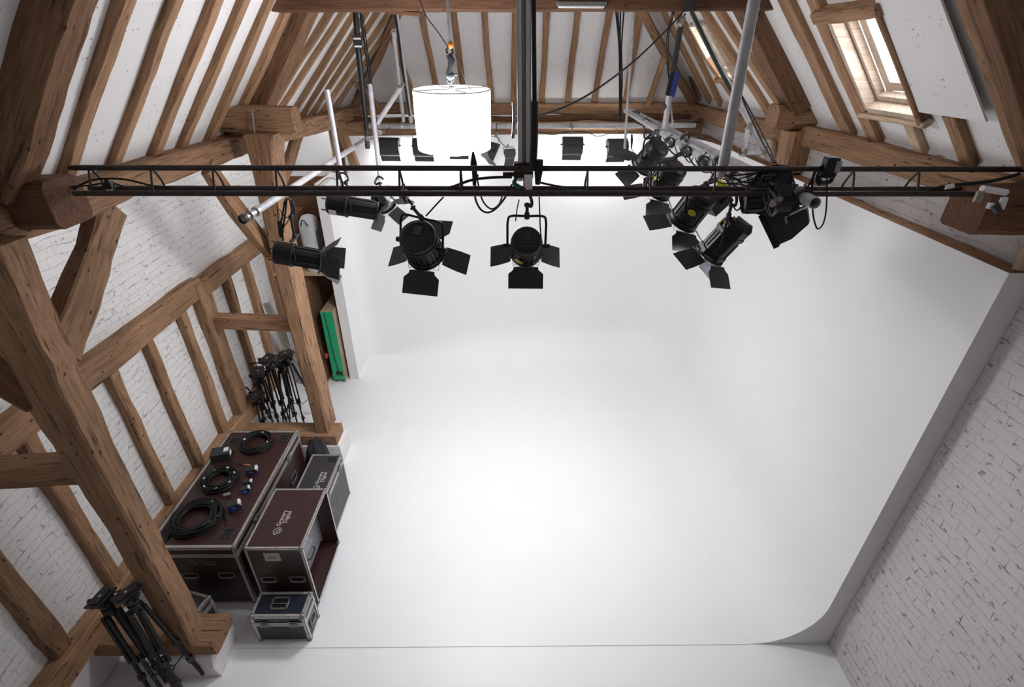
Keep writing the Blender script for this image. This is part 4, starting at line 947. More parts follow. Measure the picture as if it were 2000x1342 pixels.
def profile_spot(label, loc, aim, hang, R, L, doors=True, up=(0, 0, 1), sq=False, name='profile_spotlight', group='profile spotlights', yk=.15):
    M0 = orient(aim, up); M = Matrix.Translation(loc) @ M0; e = empty(name, loc, label, 'spotlight', group, M=M)
    n = 20
    MB().lathe([(.001, -L*.5), (R*.8, -L*.5), (R*1.05, -L*.46), (R*1.05, -L*.12), (R*.9, -L*.10), (R*.86, L*.45), (R*.93, L*.46), (R*.93, L*.5), (R*.8, L*.5), (R*.8, L*.44)], 8 if sq else n, smooth=False).build('housing', BLK, e, bevel=.003)
    r = MB()
    for k in range(8): r.box((R*.84, -.005, -L*.08), (R*.96, .005, L*.44), Matrix.Rotation(2*math.pi*k/8+.2, 4, 'Z'))
    for k in range(5): r.cyl((R*.9*math.cos(k*1.25), R*.9*math.sin(k*1.25), -L*.5), (R*.9*math.cos(k*1.25), R*.9*math.sin(k*1.25), -L*.57), .006, 6)
    r.build('barrel_ribs', BLKG, e)
    MB().lathe([(.001, L*.47), (R*.79, L*.44)], n).build('lens', LENSG, e)
    MB().lathe([(R*1.07, -L*.13), (R*1.12, -L*.12), (R*1.12, -L*.09), (R*1.0, -L*.09)], n, smooth=False).build('band', BLKG, e)
    Minv = M.inverted(); hl = Minv @ Vector(hang); upl = M0.inverted() @ Vector((0, 0, 1)); upl.x = 0; Y = upl.normalized(); X = Vector((1, 0, 0)); Ry = R*1.2
    for s in (-1, 1):
        MB().box((s*R*1.05, -.018, -.004), (s*R*1.12, yk, .004), Matrix.Rotation(math.atan2(Y.z, Y.y), 4, 'X')).build('yoke_arm', BLKG, e)
    MB().box((-R*1.12, yk-.006, -.018), (R*1.12, yk, .018), Matrix.Rotation(math.atan2(Y.z, Y.y), 4, 'X')).build('yoke_bridge', BLKG, e)
    hook(e, Y*yk, hl, .1)
    MB().cyl((R*1.05, 0, 0), (R*1.30, 0, 0), .022, 12).build('focus_knob', ALU, e); MB().cyl((R*1.05, .02, -L*.15), (R*1.22, .02, -L*.15), .016, 12).build('tilt_knob', BRASS, e)
    if doors:
        for k, an in enumerate((42, 16, 24, 12)):
            Mk = Matrix.Rotation(k*math.pi/2, 4, 'Z') @ Matrix.Translation((0, R*.95, L*.5)); barn_leaf(e, Mk, R*1.5, R*2.1, .155, math.radians(an), .02)
        MB().box((-R, -R, L*.46), (R, R, L*.485)).build('door_ring', BLK, e)
    return e
profile_spot('profile spotlight with barn doors beside the far post', at(583, 500, Y=3.75), (.93, .1, -.22), at(563, 398, Y=3.75), .085, .36)
e = profile_spot('long closed profile spotlight under the left of the truss', at(690, 404, Y=4.2), (.95, .05, -.17), at(668, 345, Y=4.3), .085, .42, doors=False, yk=.12)
MB().box((-.03, .088, -.18), (.03, .090, -.12), Matrix.Rotation(2.2, 4, 'Z')).build('pale_label', WHT, e)
profile_spot('dark profile lantern at the front end of the right rig', at(1498, 388, Y=2.95), (-.93, .15, -.1), at(1500, 350, Y=2.95), .085, .26, doors=False, yk=.10)
# boxy open flood seen from behind
def box_flood(label, M, w, h, d, group, leaf=True, yoke=True, name='cyc_floodlight', hang=None):
    e = empty(name, M.translation, label, 'floodlight', group, M=M)
    MB().prism([(-h*.5, 0), (h*.5, 0), (h*.42, -d*.6), (h*.1, -d), (-h*.3, -d*.9), (-h*.5, -d*.4)], -w/2, w/2, Matrix(((0, 0, 1, 0), (1, 0, 0, 0), (0, 1, 0, 0), (0, 0, 0, 1)))).build('housing', BLKG, e, bevel=.004)
    MB().box((-w*.44, -h*.42, -.002), (w*.44, h*.42, .002)).build('lens', LENSG, e)
    r = MB()
    for k in range(4): r.box((-w*.5-.002, -h*.3+k*h*.18-.004, -d*.55), (w*.5+.002, -h*.3+k*h*.18+.004, -d*.45))
    r.build('ridges', BLK, e)
    if leaf: MB().box((-w*.48, 0, 0), (w*.48, .0015, .11), Matrix.Translation((0, -h*.5, 0)) @ Matrix.Rotation(.35, 4, 'X')).build('barn_door', LEAF, e)
    if yoke:
        MB().tube([(-w*.54, 0, -d*.4), (-w*.54, h*.75, -d*.4), (w*.54, h*.75, -d*.4), (w*.54, 0, -d*.4)], .004, 6).build('yoke', BLK, e)
        MB().cyl((0, h*.75, -d*.4), (0, h*1.05, -d*.4), .012, 8).build('hook_clamp', ALUD, e)
        for s in (-1, 1): MB().cyl((s*w*.5, 0, -d*.4), (s*w*.6, 0, -d*.4), .012, 8).build('pivot_knob', BLK, e)
    return e
FG = 'row of flood lamps along the rear pipe'
for i, (x, y, tw, lb) in enumerate([(762, 288, 0, 'first black cyc flood at the left end of the rear pipe'), (828, 289, 0, 'cyc flood partly behind the lower left of the drum lamp'), (896, 284, 0, 'cyc flood almost hidden below the drum lamp'), (962, 296, .9, 'twisted cyc flood just right of the drum lamp'),
                                  (1117, 286, 0, 'cyc flood on the rear pipe right of the centre channel'), (1203, 290, -.06, 'cyc flood at the right end of the rear pipe')]):
    p = at(x, y, Y=8.0); aim = Vector((math.sin(tw), math.cos(tw)*.85, -.55)); M = Matrix.Translation(p) @ orient(aim)
    box_flood(lb, M, .30 if tw < .5 else .24, .26, .16, FG)
    if tw < .5: area('flood_light', p+aim*.06, aim, .26, P_CYC, (1, .98, .96), 170, 'RECTANGLE', .2)
M = Matrix.Translation(at(1506, 448, Y=3.05)) @ orient((-.75, .35, -.62), (.3, 0, 1))
e = box_flood('open-fronted black flood behind the foremost fresnel', M, .20, .20, .22, 'floods on the right rig', yoke=False, leaf=False)
MB().box((-.11, -.11, -.01), (.11, -.08, .02)).box((-.11, .08, -.01), (.11, .11, .02)).box((-.11, -.11, -.01), (-.08, .11, .02)).box((.08, -.11, -.01), (.11, .11, .02)).build('lamp_frame', BLK, e)
hl = M.inverted() @ at(1584, 398, Y=2.75)
MB().tube([(.11, 0, -.1), (.12, .04, -.11), tuple(hl)], .009, 8).build('yoke_arm', ALUD, e)
M = Matrix.Translation(at(994, 302, Y=6.2)) @ orient((-.2, .6, -.6)); box_flood('small lamp partly behind the centre channel', M, .12, .10, .09, 'small lamps by the centre channel')
# more dark lamps in the cluster
M = Matrix.Translation(at(1400, 402, Y=3.6)) @ orient((.55, .2, -.75)); box_flood('square flood with yellow tape in the right rig', M, .17, .17, .16, 'floods on the right rig', leaf=False)
MB().box((-.07, .075, -.17), (.02, .085, -.05)).build('yellow_tape', YEL, bpy.data.objects['cyc_floodlight.008'] if 'cyc_floodlight.008' in bpy.data.objects else None)

# black bag wrapped over the rig
mb = MB(); V = []; c = at(1515, 368, Y=2.98)
for j in range(9):
    t = j/8
    for i in range(14):
        a = 2*math.pi*i/14; r = (.03+.105*math.sin(min(1, t*1.15)*math.pi*.55))*(1+.25*noise.noise(Vector((math.cos(a)*2, math.sin(a)*2, t*4))))
        V.append((c.x+r*math.cos(a)*1.05+.02*t, c.y+r*math.sin(a)*.7, c.z+.13-.27*t))
mb.add(V, [(j*14+i, j*14+(i+1) % 14, (j+1)*14+(i+1) % 14, (j+1)*14+i) for j in range(8) for i in range(14)]+[tuple(range(14)), tuple(range(112, 126))], True)
tag(mb.build('cable_bag', CLOTH), 'black cloth bundle slumped over the truss at right', 'bag')

# ================================================================== DRUM SPACE LAMP
def drum():
    p = at(882, 174, Y=4.6); Rr = .315; Hh = .455; e = empty('drum_lamp', p, 'glowing white fabric drum lamp hanging from a winch', 'lamp', M=Matrix.Translation(p) @ Matrix.Rotation(math.radians(3), 4, 'X'))
    MB().lathe([(Rr, 0), (Rr*1.003, -Hh*.5), (Rr*.985, -Hh)], 48).build('shade', SHADE, e)
    MB().lathe([(Rr*.985, -Hh), (.001, -Hh-.012)], 48).build('diffuser', SHADE, e)
    MB().lathe([(.03, -.004), (Rr*.99, -.004)], 48).build('top_cover', SHADET, e)
    mb = MB(); ring = [(Rr*math.cos(a*math.pi/24), Rr*math.sin(a*math.pi/24), 0) for a in range(49)]
    mb.tube(ring, .005, 6, False); mb.build('top_hoop', ALU, e)
    s = MB()
    for k in range(4):
        a = k*math.pi/2+.5; s.tube([(0, 0, .0), (Rr*math.cos(a), Rr*math.sin(a), .002)], .0025, 5)
    s.cyl((0, 0, 0), (0, 0, .12), .002, 5).cyl((0, 0, 0), (0, 0, .02), .02, 12).build('frame_wires', ALUD, e)
    area('drum_lamp_down_light', p+Vector((0, 0, -Hh-.03)), (0, 0, -1), .58, P_SPACE, (.96, .98, 1), 180)
    area('drum_lamp_up_light', p+Vector((0, 0, .03)), (0, 0, 1), .5, 12, (.97, .985, 1), 180)
    return p
dp = drum()
def Dp(x, y, Y=4.6): return at(x, y, Y=Y)
e = empty('lamp_winch', Dp(879, 150), 'black hook and shackle above the drum lamp', 'hook')
O = e.location
mb = MB().tube(smoothpts([Dp(874, 105)-O, Dp(872, 98)-O, Dp(878, 93)-O, Dp(884, 99)-O, Dp(882, 108)-O], 5), .008, 8).tube([Dp(876, 106)-O, Dp(882, 118)-O, Dp(880, 130)-O, Dp(878, 145)-O], [.022, .030, .022, .030], 10)
mb.ball(Dp(880, 148)-O, .034, 7).build('winch_body', BLK, e)
MB().tube(smoothpts([Dp(876, 152)-O, Dp(874, 158)-O, Dp(879, 162)-O, Dp(885, 157)-O, Dp(883, 151)-O], 5), .006, 6).build('shackle', BLK, e)
MB().cyl(Dp(884, 145)-O, Dp(893, 146)-O, .008, 8).build('lever', BLK, e)
pipe('suspension_strap', 'pale webbing strap holding the drum lamp hook', Dp(872, -30), Dp(879, 92), .010, SILV, 'strap')
tag(MB().ball(Dp(880, 88), .022, 7, (1, 1, 1.3)).build('amber_shackle', ORANGE), 'amber plastic shackle above the drum lamp', 'shackle')
cable('lamp_wire', 'thin wire from collar beam to the drum lamp hook', [at(815, -20, Y=4.9), Dp(830, 27), Dp(855, 62), Dp(877, 95)], .004)
cable('lamp_wire', 'slack wire from the hook to the drum rim', [Dp(881, 92), Dp(896, 122), Dp(908, 155), Dp(920, 175)], .0025)

# ================================================================== PIPES AND RIGGING
pipe('scaffold_tube', 'short upright tube standing left of the black strap', at(638, 175, Y=5.0), at(672, 372, Y=4.95), .024)
a = at(722, 165, Y=5.9); pipe('scaffold_tube', 'upright tube hanging beside the black strap', a, at(743, 352, Y=5.75), .027)
pipe('scaffold_tube', 'diagonal brace tube left of the drum lamp', at(783, 170, Y=6.2), at(735, 243, Y=5.95), .026)
pipe('scaffold_tube', 'long tube running from the left foreground to the rear', at(500, 413, Y=3.70), at(712, 274, Y=6.4), .026)
pipe('scaffold_tube', 'horizontal rear tube carrying the cyc floods', at(712, 247, Y=8.2), at(1358, 245, Y=8.2), .036)
e = empty('spigot', at(488, 420, Y=3.6), 'chromed sleeve and cup at the end of the left tube', 'pipe end'); O = e.location; d = (at(500, 413, Y=3.70)-at(475, 428, Y=3.56)); q = at(475, 428, Y=3.56)-O
MB().tube([q, q+d], [.024, .024], 16).cyl(q+d*.45, q+d*.6, .036, 16).cyl(q+d*.95, q+d*1.1, .036, 16).build('sleeve', ALU, e)
MB().lathe([(.026, 0), (.034, .0), (.034, .03), (.026, .03)], 16, frame(d, (0, 0, 1), q-d.normalized()*.012), False).build('cup', BLKG, e)
MB().box((-.012, .030, -.006), (.012, .056, .006), frame(d, (0, 0, 1), q+d*.5)).build('lever', ALU, e)
for (x, y, Y, ax, lb) in ((655, 331, 4.95, (0, 0, 1), 'clamp joining the short upright to the long left tube'), (719, 270, 5.85, (0, 0, 1), 'clamp under the black strap'), (785, 167, 6.2, (1, 0, -1), 'clamp at the top of the diagonal brace'), (786, 243, 8.15, (1, 0, 0), 'clamp on the rear tube left of the drum'),
                           (803, 232, 7.9, (0, 0, 1), 'clamp where the sloping tube meets the rear tube'), (1115, 246, 8.15, (1, 0, 0), 'clamp above the flood right of centre'), (739, 258, 5.85, (0, 0, 1), 'brass clamp on the hanging tube'), (789, 382, 2.98, (1, 0, 0), 'clamp fixing the large fresnel to the truss')):
    clamp('pipe_clamp', lb, at(x, y, Y=Y), ax, .030)
pipe('scaffold_tube', 'steep tube rising into the roof left of the drum lamp', at(773, 20, Y=7.0), at(803, 238, Y=7.9), .028)
pipe('scaffold_tube', 'second steep tube just left of the first', at(768, 60, Y=6.8), at(788, 236, Y=7.9), .024, PIPE)
cable('black_cable', 'thick black cable taped along the steep tube', [at(770, 18, Y=6.9), at(778, 70, Y=7.0), at(787, 140, Y=7.3), at(800, 225, Y=7.7)], .016)
e = empty('ratchet_strap', at(703, 100, Y=5.85), 'wide black strap with buckle hanging near the left hip', 'strap'); O = e.location
MB().tube([at(694, 20, Y=5.8)-O, at(699, 90, Y=5.8)-O, at(707, 165, Y=5.85)-O, at(716, 256, Y=5.85)-O], [.028, .030, .030, .024], 8).build('strap', BLK, e)
MB().box((-.045, -.012, -.055), (.045, -.002, .055), Matrix.Translation(at(699, 82, Y=5.77)-O)).build('buckle', BLKG, e); MB().box((-.036, -.016, .02), (.036, -.012, .035), Matrix.Translation(at(699, 82, Y=5.77)-O)).box((-.036, -.016, -.045), (.036, -.012, -.03), Matrix.Translation(at(699, 82, Y=5.77)-O)).build('white_lettering', WHT, e)
cable('black_cable', 'cable running down beside the wide black strap', [at(703, 20, Y=5.9), at(711, 80, Y=5.9), at(717, 120, Y=5.9), at(724, 160, Y=5.9)], .012)
cable('black_cable', 'cable dropping from the collar to the hanging tube', [at(708, 28, Y=5.95), at(718, 100, Y=5.95), at(727, 170, Y=5.9), at(736, 240, Y=5.9)], .007)
pipe('dark_drop_rod', 'dark sleeve between black strap and long left tube', at(716, 255, Y=5.85), at(718, 290, Y=5.85), .026, BLKG)
# centre channel
e = empty('strut_channel', at(1025, 345, Y=2.99), 'tall grey slotted channel hanging at the centre', 'channel'); O = e.location
tp = at(1023, -60, Y=2.99)-O; lo = at(1024, 352, Y=3.0)-O
MM = frame(tp-lo, (0, -1, 0), lo); Lc = (tp-lo).length
MB().box((-.036, -.018, 0), (-.030, .022, Lc), MM).box((.030, -.018, 0), (.036, .022, Lc), MM).box((-.036, -.022, 0), (.036, -.018, Lc), MM).box((-.036, .018, 0), (-.010, .022, Lc), MM).box((.012, .018, 0), (.036, .022, Lc), MM).build('channel_profile', CHAN, e, bevel=.001)
MB().box((.005, .020, 0), (.009, .026, Lc), MM).build('slot_edge', ALUD, e)
MB().box((-.05, -.03, .02), (.06, .03, .10), MM).build('bracket', STEELD, e)
cable('heavy_cable', 'thick black cable hanging beside the centre channel', [at(1042, -30, Y=2.93), at(1043, 80, Y=2.93), at(1044, 195, Y=2.93), at(1044, 215, Y=2.93)], .012, n=10)
tag(MB().tube(smoothpts([at(1044, 198, Y=2.93), at(1044, 240, Y=2.93), at(1043, 290, Y=2.93), at(1040, 330, Y=2.93)], 4), [.020]*4*3+[.026], 12).build('cable_sleeve', BLK), 'fat black connector sleeve at the foot of the heavy cable', 'cable sleeve')
tag(MB().tube([at(1054, 312, Y=2.93), at(1052, 335, Y=2.93), at(1050, 360, Y=2.93)], [.020, .024, .014], 10).build('inline_connector', BLK), 'black inline connector right of the centre channel', 'connector')
tag(MB().tube(smoothpts([at(1003, 338, Y=3.0), at(1008, 348, Y=3.0), at(1004, 358, Y=3.0), at(1016, 366, Y=3.0)], 4), .012, 8).build('green_tape_bundle', GREENT), 'green taped cable bundle on the truss at centre', 'tape bundle')
tag(MB().box((0, 0, 0), (.10, .03, .022), Matrix.Translation(at(982, 345, Y=2.99))).build('socket_strip', STEELD, bevel=.002), 'small dark bracket beside the green bundle', 'bracket')
tag(MB().box((-.02, -.012, -.05), (.025, .012, .03), Matrix.Translation(at(1031, 352, Y=2.92))).build('white_tag', WHT), 'torn white tag on the centre bracket', 'tag')
cable('chain', 'short hanging chain left of the centre channel', [at(1003, 200, Y=3.6), at(1004, 225, Y=3.6), at(1003, 255, Y=3.6), at(1001, 270, Y=3.6)], .012, mat=ALUD, n=5)
# right verticals
pipe('scaffold_tube', 'stout upright tube dropping from the collar at right', at(1477, -20, Y=3.15), at(1408, 345, Y=3.15), .031)
pipe('scaffold_tube', 'sloping tube under the right roof slope', at(1352, 28, Y=5.0), at(1497, 303, Y=5.0), .024)
pipe('scaffold_tube', 'short upright tube of the small stirrup at right', at(1462, 246, Y=5.0), at(1453, 297, Y=4.95), .022)
pipe('scaffold_tube', 'short level tube of the small stirrup at right', at(1450, 299, Y=4.95), at(1492, 298, Y=5.0), .018)
for (x, y, Y, lb) in ((1463, 246, 5.0, 'clamp at the top of the small stirrup'), (1452, 298, 4.95, 'plated clamp at the left foot of the stirrup'), (1491, 299, 5.0, 'plated clamp at the right foot of the stirrup'), (1330, 42, 5.3, 'clamp at the collar holding the winch rod')):
    clamp('pipe_clamp', lb, at(x, y, Y=Y), (1, 0, -.5), .030)
cable('black_cable', 'green-flecked cable lying along the sloping tube', [at(1350, 22, Y=4.95), at(1372, 68, Y=4.95), at(1400, 125, Y=4.93), at(1430, 180, Y=4.93)], .016, mat=plain('green_black_cable', (.012, .028, .018), .6, var=.7, scale=80))
cable('black_cable', 'pair cable falling past the stirrup to the truss', [at(1432, 150, Y=4.6), at(1462, 220, Y=4.3), at(1485, 270, Y=3.8), at(1512, 318, Y=3.0)], .006)
cable('black_cable', 'second thin cable falling past the stirrup', [at(1440, 170, Y=4.6), at(1470, 225, Y=4.3), at(1498, 280, Y=3.6), at(1516, 318, Y=3.0)], .005)
pipe('winch_rod', 'dark telescopic rod hanging from the collar at right', at(1330, 48, Y=5.5), at(1315, 140, Y=5.5), .026, BLKG)
e = empty('rope_hoist', at(1313, 165, Y=5.5), 'blue and black hoist below the telescopic rod', 'hoist'); O = e.location
MB().box((-.03, -.02, -.11), (.03, .02, .11), Matrix.Rotation(.1, 4, 'Y') @ Matrix.Translation((.018, 0, 0))).build('blue_side', BLUED, e, bevel=.008)
MB().box((-.045, -.024, -.10), (-.008, .024, .11), Matrix.Rotation(.1, 4, 'Y')).build('black_side', BLK, e, bevel=.008)
MB().ball((-.03, 0, -.20), .038, 7).cyl((-.01, 0, -.10), (-.03, 0, -.2), .016, 8).build('swivel', BLKG, e)
pipe('scaffold_tube', 'hanging tube from the blue hoist to the rig', at(1307, 188, Y=5.5), at(1296, 268, Y=5.45), .030)
pipe('scaffold_tube', 'thin rod beside the hoist tube', at(1308, 195, Y=5.5), at(1316, 255, Y=5.45), .010)
pipe('scaffold_tube', 'thin upright tube right of the cable bundle', at(1238, 10, Y=6.8), at(1220, 290, Y=6.9), .016)
for i, (x0, x1, x2) in enumerate(((1206, 1210, 1211), (1212, 1211, 1213), (1219, 1214, 1212), (1202, 1209, 1210))):
    cable('black_cable', ('leftmost', 'second', 'rightmost', 'bowed')[i]+' cable of the bundle dropping by the thin tube', [at(x0, 15, Y=6.7), at(x1, 90, Y=6.7), at(x1+1, 160, Y=6.8), at(x2, 238, Y=6.9)], .009, group='cables of the right bundle')
cable('black_cable', 'long black cable sweeping from collar to centre channel', [at(1336, 20, Y=5.3), at(1310, 50, Y=5.1), at(1240, 118, Y=4.6), at(1160, 178, Y=4.0), at(1100, 210, Y=3.6), at(1046, 228, Y=3.1)], .007, n=8)
for q, (x, p1) in enumerate(((1310, 1303), (1313, 1306))):
    cable('black_cable', ('left', 'right')[q]+' strand of the looped control line by the hoist', [at(x+4, 22, Y=5.45), at(p1, 70, Y=5.45), at(p1, 120, Y=5.45), at(1306, 155, Y=5.5)], .005)
# the two long rig tubes at right
pa0, pa1 = at(1592, 397, Y=2.72), at(1290, 250, Y=6.0)
pipe('rig_tube', 'thick rig tube ending in the foreground at right', pa0, pa0+(at(1232, 217, Y=7.6)-pa0), .032, PIPE)
pipe('rig_tube', 'lower left rig tube carrying the fresnels', at(1478, 372, Y=3.05), at(1222, 216, Y=7.4), .030, PIPE)
pipe('rig_tube', 'short rig tube below the second bracket', at(1462, 352, Y=3.3), at(1425, 340, Y=3.6), .030, PIPE)
GC = 'black clamps along the right rig'
for i, (x, y, Y) in enumerate(((1243, 224, 7.0), (1262, 240, 6.2), (1284, 262, 5.4), (1308, 278, 4.8), (1338, 272, 4.9), (1340, 296, 4.3), (1374, 316, 3.9), (1405, 318, 3.6), (1432, 348, 3.4), (1565, 384, 2.85), (1498, 352, 3.05))):
    clamp('hook_clamp', 'black rig clamp, %s from the rear of the right rig' % ordn(i), at(x, y, Y=Y), (-.1, 1, 0), .036, BLKG, GC)
rnd = random.Random(4)
for i in range(16):
    t = i/15; x = 1235+t*250; y = 222+t*150; Y = 7.0-t*3.9
    pts = [at(x, y, Y=Y)+Vector((0, 0, .03))]
    for k in range(3): pts.append(at(x+8+k*14+rnd.uniform(-6, 6), y+8+k*7+rnd.uniform(4, 34), Y=Y-.3-k*.2))
    pts.append(at(min(1500, x+50), min(365, y+30), Y=max(3.0, Y-1.0)))
    cable('black_cable', 'loose lead looping under the right rig, %s from the rear' % (['first', 'second', 'third', 'fourth', 'fifth', 'sixth', 'seventh', 'eighth', 'ninth', 'tenth', 'eleventh', 'twelfth', 'thirteenth', 'fourteenth', 'fifteenth', 'sixteenth'][i]), pts, .0055 if i % 3 else .008, group='loose leads on the right rig')
for i in range(9):
    t = i/8; a = at(1470+t*10, 372-t*30, Y=3.05)
    cable('black_cable', 'lead fanning into the black bundle, %s from below' % ordn(i), [a, at(1485+t*5, 362-t*18+rnd.uniform(-4, 4), Y=3.03), at(1500, 345-t*6, Y=3.0), at(1518, 328, Y=2.99)], .0055, group='leads entering the black bundle')
CN = ['first', 'second', 'third', 'fourth', 'fifth', 'sixth', 'seventh', 'eighth', 'ninth', 'tenth', 'eleventh', 'twelfth', 'thirteenth', 'fourteenth']
for i in range(14):
    x0 = 1380+i*8; y0 = 330+i*2.5; q = rnd.uniform
    cable('black_cable', 'thin lead arching into the black bundle, %s from the left' % CN[i], [at(x0, y0+q(0, 12), Y=3.25), at(x0+22, y0+q(4, 26), Y=3.15), at(1470+q(-12, 8), 352+q(-14, 14), Y=3.06), at(1500+q(-4, 4), 338+q(-10, 8), Y=3.0), at(1520, 324+q(-3, 6), Y=2.98)], .0038 if i % 2 else .0052, group='thin leads arching to the bundle')
for i in range(6):
    x0 = 1420+i*24; q = rnd.uniform
    cable('black_cable', 'lead slung under the right truss section, %s from the left' % CN[i], [at(x0, 372, Y=3.05), at(x0+6+q(-4, 4), 392+q(0, 8), Y=3.0), at(x0+20, 400+q(-4, 14), Y=3.0), at(x0+34, 386+q(-4, 6), Y=3.0), at(x0+40, 368, Y=3.05)], .0045, group='leads slung under the truss')
cable('black_cable', 'lead looping below the foreground tube end', [at(1587, 408, Y=2.75), at(1590, 430, Y=2.75), at(1597, 447, Y=2.75), at(1608, 436, Y=2.75), at(1614, 405, Y=2.78), at(1615, 350, Y=2.85), at(1613, 330, Y=2.9)], .0045)
for i, (x0, x1) in enumerate(((1585, 1596), (1575, 1594), (1600, 1602))):
    cable('black_cable', ('outer', 'middle', 'inner')[i]+' lead climbing to the plug box on the truss', [at(x0, 378-i*8, Y=2.88), at(x1-8, 350, Y=2.88), at(x1, 332, Y=2.9), at(1618, 318, Y=2.9)], .006, group='leads of the truss plug box')
e = empty('plug_box', at(1618, 325, Y=2.9), 'black plug cluster with grey cap on the truss at right', 'plug box')
MB().box((-.03, -.03, -.06), (.045, .03, .05)).build('housing', BLK, e, bevel=.01); MB().box((.02, -.032, -.03), (.055, .035, .035)).build('cap', SILV, e, bevel=.006)
MB().tube(smoothpts([(-.04, 0, -.05), (-.02, -.01, -.085), (.03, -.01, -.08), (.04, 0, -.05)], 4), .012, 8).build('strain_loop', BLK, e)
# plugs and loops left of centre
e = empty('hanging_plug', at(927, 315, Y=3.1), 'black plug and socket pair hanging by the truss', 'plug'); O = e.location
MB().tube([at(924, 296, Y=3.1)-O, at(925, 318, Y=3.1)-O, at(927, 338, Y=3.1)-O, at(926, 362, Y=3.1)-O], [.006, .020, .016, .009], 10).build('plug_body', BLK, e)
MB().tube([at(931, 340, Y=3.1)-O, at(930, 352, Y=3.1)-O], [.012, .014], 8).build('socket_body', BLKG, e)
cable('black_cable', 'outer of two cable loops hanging below the truss', [at(929, 350, Y=3.1), at(928, 385, Y=3.05), at(938, 408, Y=3.05), at(952, 415, Y=3.05), at(968, 408, Y=3.05), at(985, 388, Y=3.0), at(1000, 360, Y=3.0)], .006, n=8)
cable('black_cable', 'inner of two cable loops hanging below the truss', [at(932, 350, Y=3.1), at(940, 385, Y=3.05), at(950, 402, Y=3.05), at(962, 408, Y=3.05), at(975, 398, Y=3.05), at(982, 380, Y=3.0)], .005, n=8)
cable('black_cable', 'black cable arching along the truss to the centre', [at(822, 380, Y=3.0), at(880, 366, Y=3.0), at(920, 352, Y=3.0), at(958, 347, Y=3.0), at(1000, 346, Y=3.0)], .008, n=8)
cable('black_cable', 'black cable sagging right from the centre connector', [at(1052, 356, Y=2.95), at(1080, 362, Y=2.95), at(1110, 367, Y=2.97), at(1145, 370, Y=3.0)], .006, n=8)
cable('black_cable', 'lead from the truss down to the large fresnel', [at(866, 385, Y=3.0), at(850, 402, Y=3.0), at(832, 422, Y=2.95)], .005)
cable('black_cable', 'lead hanging right of the centre fresnel yoke', [at(1053, 385, Y=2.95), at(1054, 410, Y=2.9), at(1055, 440, Y=2.9), at(1057, 465, Y=2.9)], .004)
cable('black_cable', 'lead hanging left of the centre fresnel yoke', [at(1014, 390, Y=2.95), at(1010, 408, Y=2.92), at(1007, 432, Y=2.9)], .0035)
cable('black_cable', 'cable laid along the left end of the truss', [at(140, 372, Y=3.0), at(180, 352, Y=2.97), at(240, 350, Y=2.97), at(310, 365, Y=2.98), at(400, 373, Y=3.0), at(480, 368, Y=3.0), at(560, 372, Y=3.0), at(620, 368, Y=3.0)], .006, n=8)
cable('black_cable', 'second cable drooping at the left end of the truss', [at(138, 365, Y=2.97), at(175, 362, Y=2.97), at(215, 357, Y=2.97), at(250, 368, Y=3.0)], .005)
e = empty('small_clamp', at(212, 362, Y=2.96), 'small black clamp with white tip on the left truss', 'clamp')
MB().box((-.025, -.02, -.02), (.025, .02, .02)).cyl((0, 0, .02), (0, 0, .035), .012, 8).build('clamp_body', BLK, e, bevel=.003); MB().box((-.01, -.02, -.045), (.015, .0, -.02)).build('white_tip', WHT, e)
# drops by left pipe
GL = 'leads bunched above the left profile spotlight'
for i, pts in enumerate((((556, 395), (550, 430), (545, 452), (548, 462)), ((560, 392), (556, 425), (552, 452), (553, 470)), ((566, 392), (572, 412), (560, 425), (545, 408)), ((571, 390), (566, 425), (548, 445), (541, 402)))):
    cable('black_cable', ('leftmost hanging loop', 'longest hanging loop', 'short upper loop', 'wide crossing loop')[i]+' above the left profile spotlight', [at(x, y, Y=3.72) for x, y in pts], .007 if i < 2 else .004, group=GL)
tag(MB().tube([at(546, 432, Y=3.72), at(549, 452, Y=3.72), at(547, 464, Y=3.72)], [.018, .022, .008], 8).build('hanging_connector', BLK), 'black connector hanging left of the profile spotlight', 'connector')
cable('pale_cable', 'thin pale cord looping behind the truss at left', [at(622, 362, Y=5.0), at(640, 348, Y=5.0), at(655, 350, Y=5.0), at(662, 345, Y=5.0)], .004, mat=ALUD)
cable('black_cable', 'lead from the rear tube beside the twisted flood', [at(970, 240, Y=8.15), at(970, 265, Y=8.1), at(980, 280, Y=8.0), at(990, 288, Y=7.9)], .006)
cable('black_cable', 'slack lead along the rear tube right of centre', [at(1050, 258, Y=8.1), at(1080, 263, Y=8.1), at(1105, 258, Y=8.1), at(1145, 258, Y=8.1), at(1165, 266, Y=8.1), at(1185, 263, Y=8.1)], .006)
tag(MB().tube([at(1234, 262, Y=7.0), at(1234, 275, Y=7.0), at(1233, 292, Y=7.0)], [.010, .016, .006], 8).build('hanging_connector', BLK), 'thin black connector hanging right of the last flood', 'connector')
cable('black_cable', 'thin lead below the right hanging connector', [at(1233, 290, Y=7.0), at(1239, 300, Y=6.6), at(1243, 315, Y=6.2)], .004)
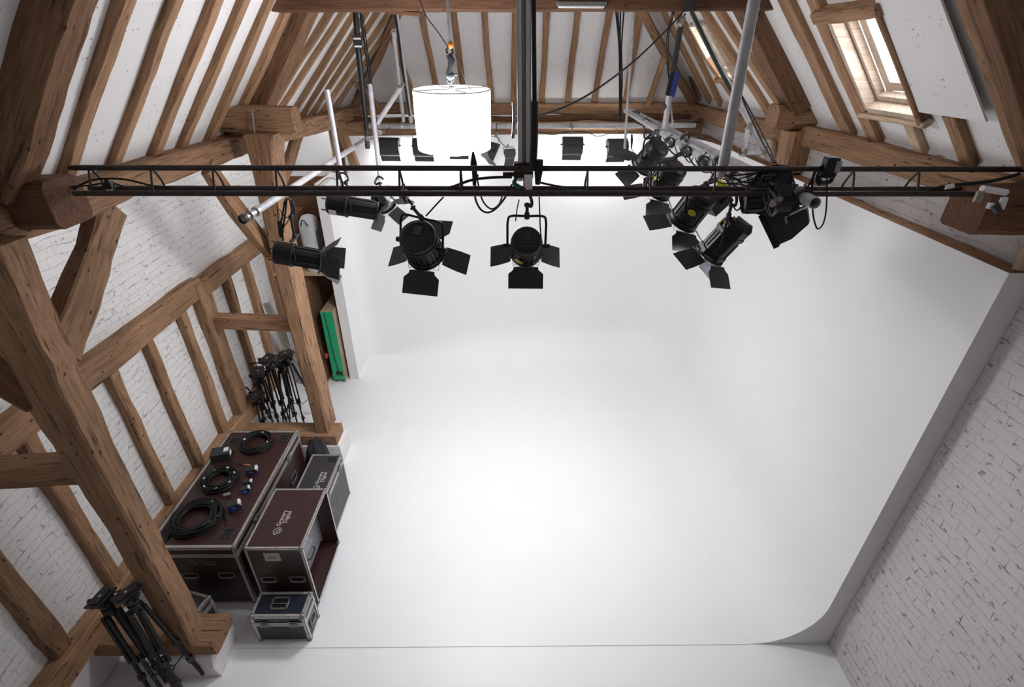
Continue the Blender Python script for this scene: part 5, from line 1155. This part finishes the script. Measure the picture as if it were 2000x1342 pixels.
# collar fittings
e = empty('emergency_light', at(1135, 4, Y=5.33), 'pale rectangular light fitting on the collar beam', 'light fitting')
MB().box((-.22, -.05, -.03), (.22, .06, .0)).build('base', ALUD, e, bevel=.004); MB().box((-.20, -.055, -.045), (.20, .05, -.03)).build('diffuser', WHT, e, bevel=.004)
tag(MB().box((-.05, -.03, -.06), (.05, .03, .03), Matrix.Translation(at(1349, 6, Y=5.32))).build('junction_box', BLKG, bevel=.005), 'small black box with pale print on the collar beam', 'box')
tag(MB().box((-.17, -.04, -.03), (.17, .05, .0), Matrix.Translation(at(1250, 9, Y=5.40))).build('packing_block', OAKD, bevel=.004), 'wooden block fixed under the collar beam at right', 'block')
tag(MB().box((-.15, -.04, -.03), (.15, .05, .0), Matrix.Translation(at(790, 22, Y=5.42)) @ Matrix.Rotation(.08, 4, 'Y')).build('packing_block', OAKD, bevel=.004), 'wooden block fixed under the collar beam at left', 'block')
# floodlight and clutter on the right stub
e = empty('wall_floodlight', at(1932, 390, Y=2.74), 'white jointed lamp fitting on the dark right stub', 'light fitting'); O = e.location
MB().cyl(at(1918, 368, Y=2.74)-O, at(1965, 376, Y=2.74)-O, .017, 12).build('upper_tube', WHT, e)
MB().cyl(at(1962, 386, Y=2.72)-O, at(1954, 408, Y=2.72)-O, .017, 12).build('lower_tube', WHT, e)
MB().cyl(at(1942, 400, Y=2.72)-O, at(1950, 412, Y=2.72)-O, .020, 12).build('joint', BLKG, e)
MB().box((-.02, -.01, -.03), (.02, .01, .03), Matrix.Translation(at(1912, 384, Y=2.72)-O)).build('lever', BRASS, e, bevel=.005)
MB().box((-.012, -.01, -.015), (.015, .01, .015), Matrix.Translation(at(1934, 402, Y=2.73)-O)).build('tag_plate', WHT, e)
cable('black_cable', 'taped cable at the right end of the truss', [at(1800, 376, Y=2.95), at(1845, 364, Y=2.9), at(1900, 358, Y=2.88), at(1945, 352, Y=2.85), at(1990, 340, Y=2.85)], .010, n=8)
tag(MB().cyl(at(1846, 366, Y=2.89), at(1862, 363, Y=2.885), .013, 10).build('white_tape', WHT), 'white tape wrap on the cable near the right stub', 'tape')
tag(MB().cyl(at(343, 222, Y=5.6) if False else at(492, 215, Y=5.46), at(500, 292, Y=5.44), .010, 8).build('conduit', ALUD), 'pale conduit running down the left stub', 'pipe')
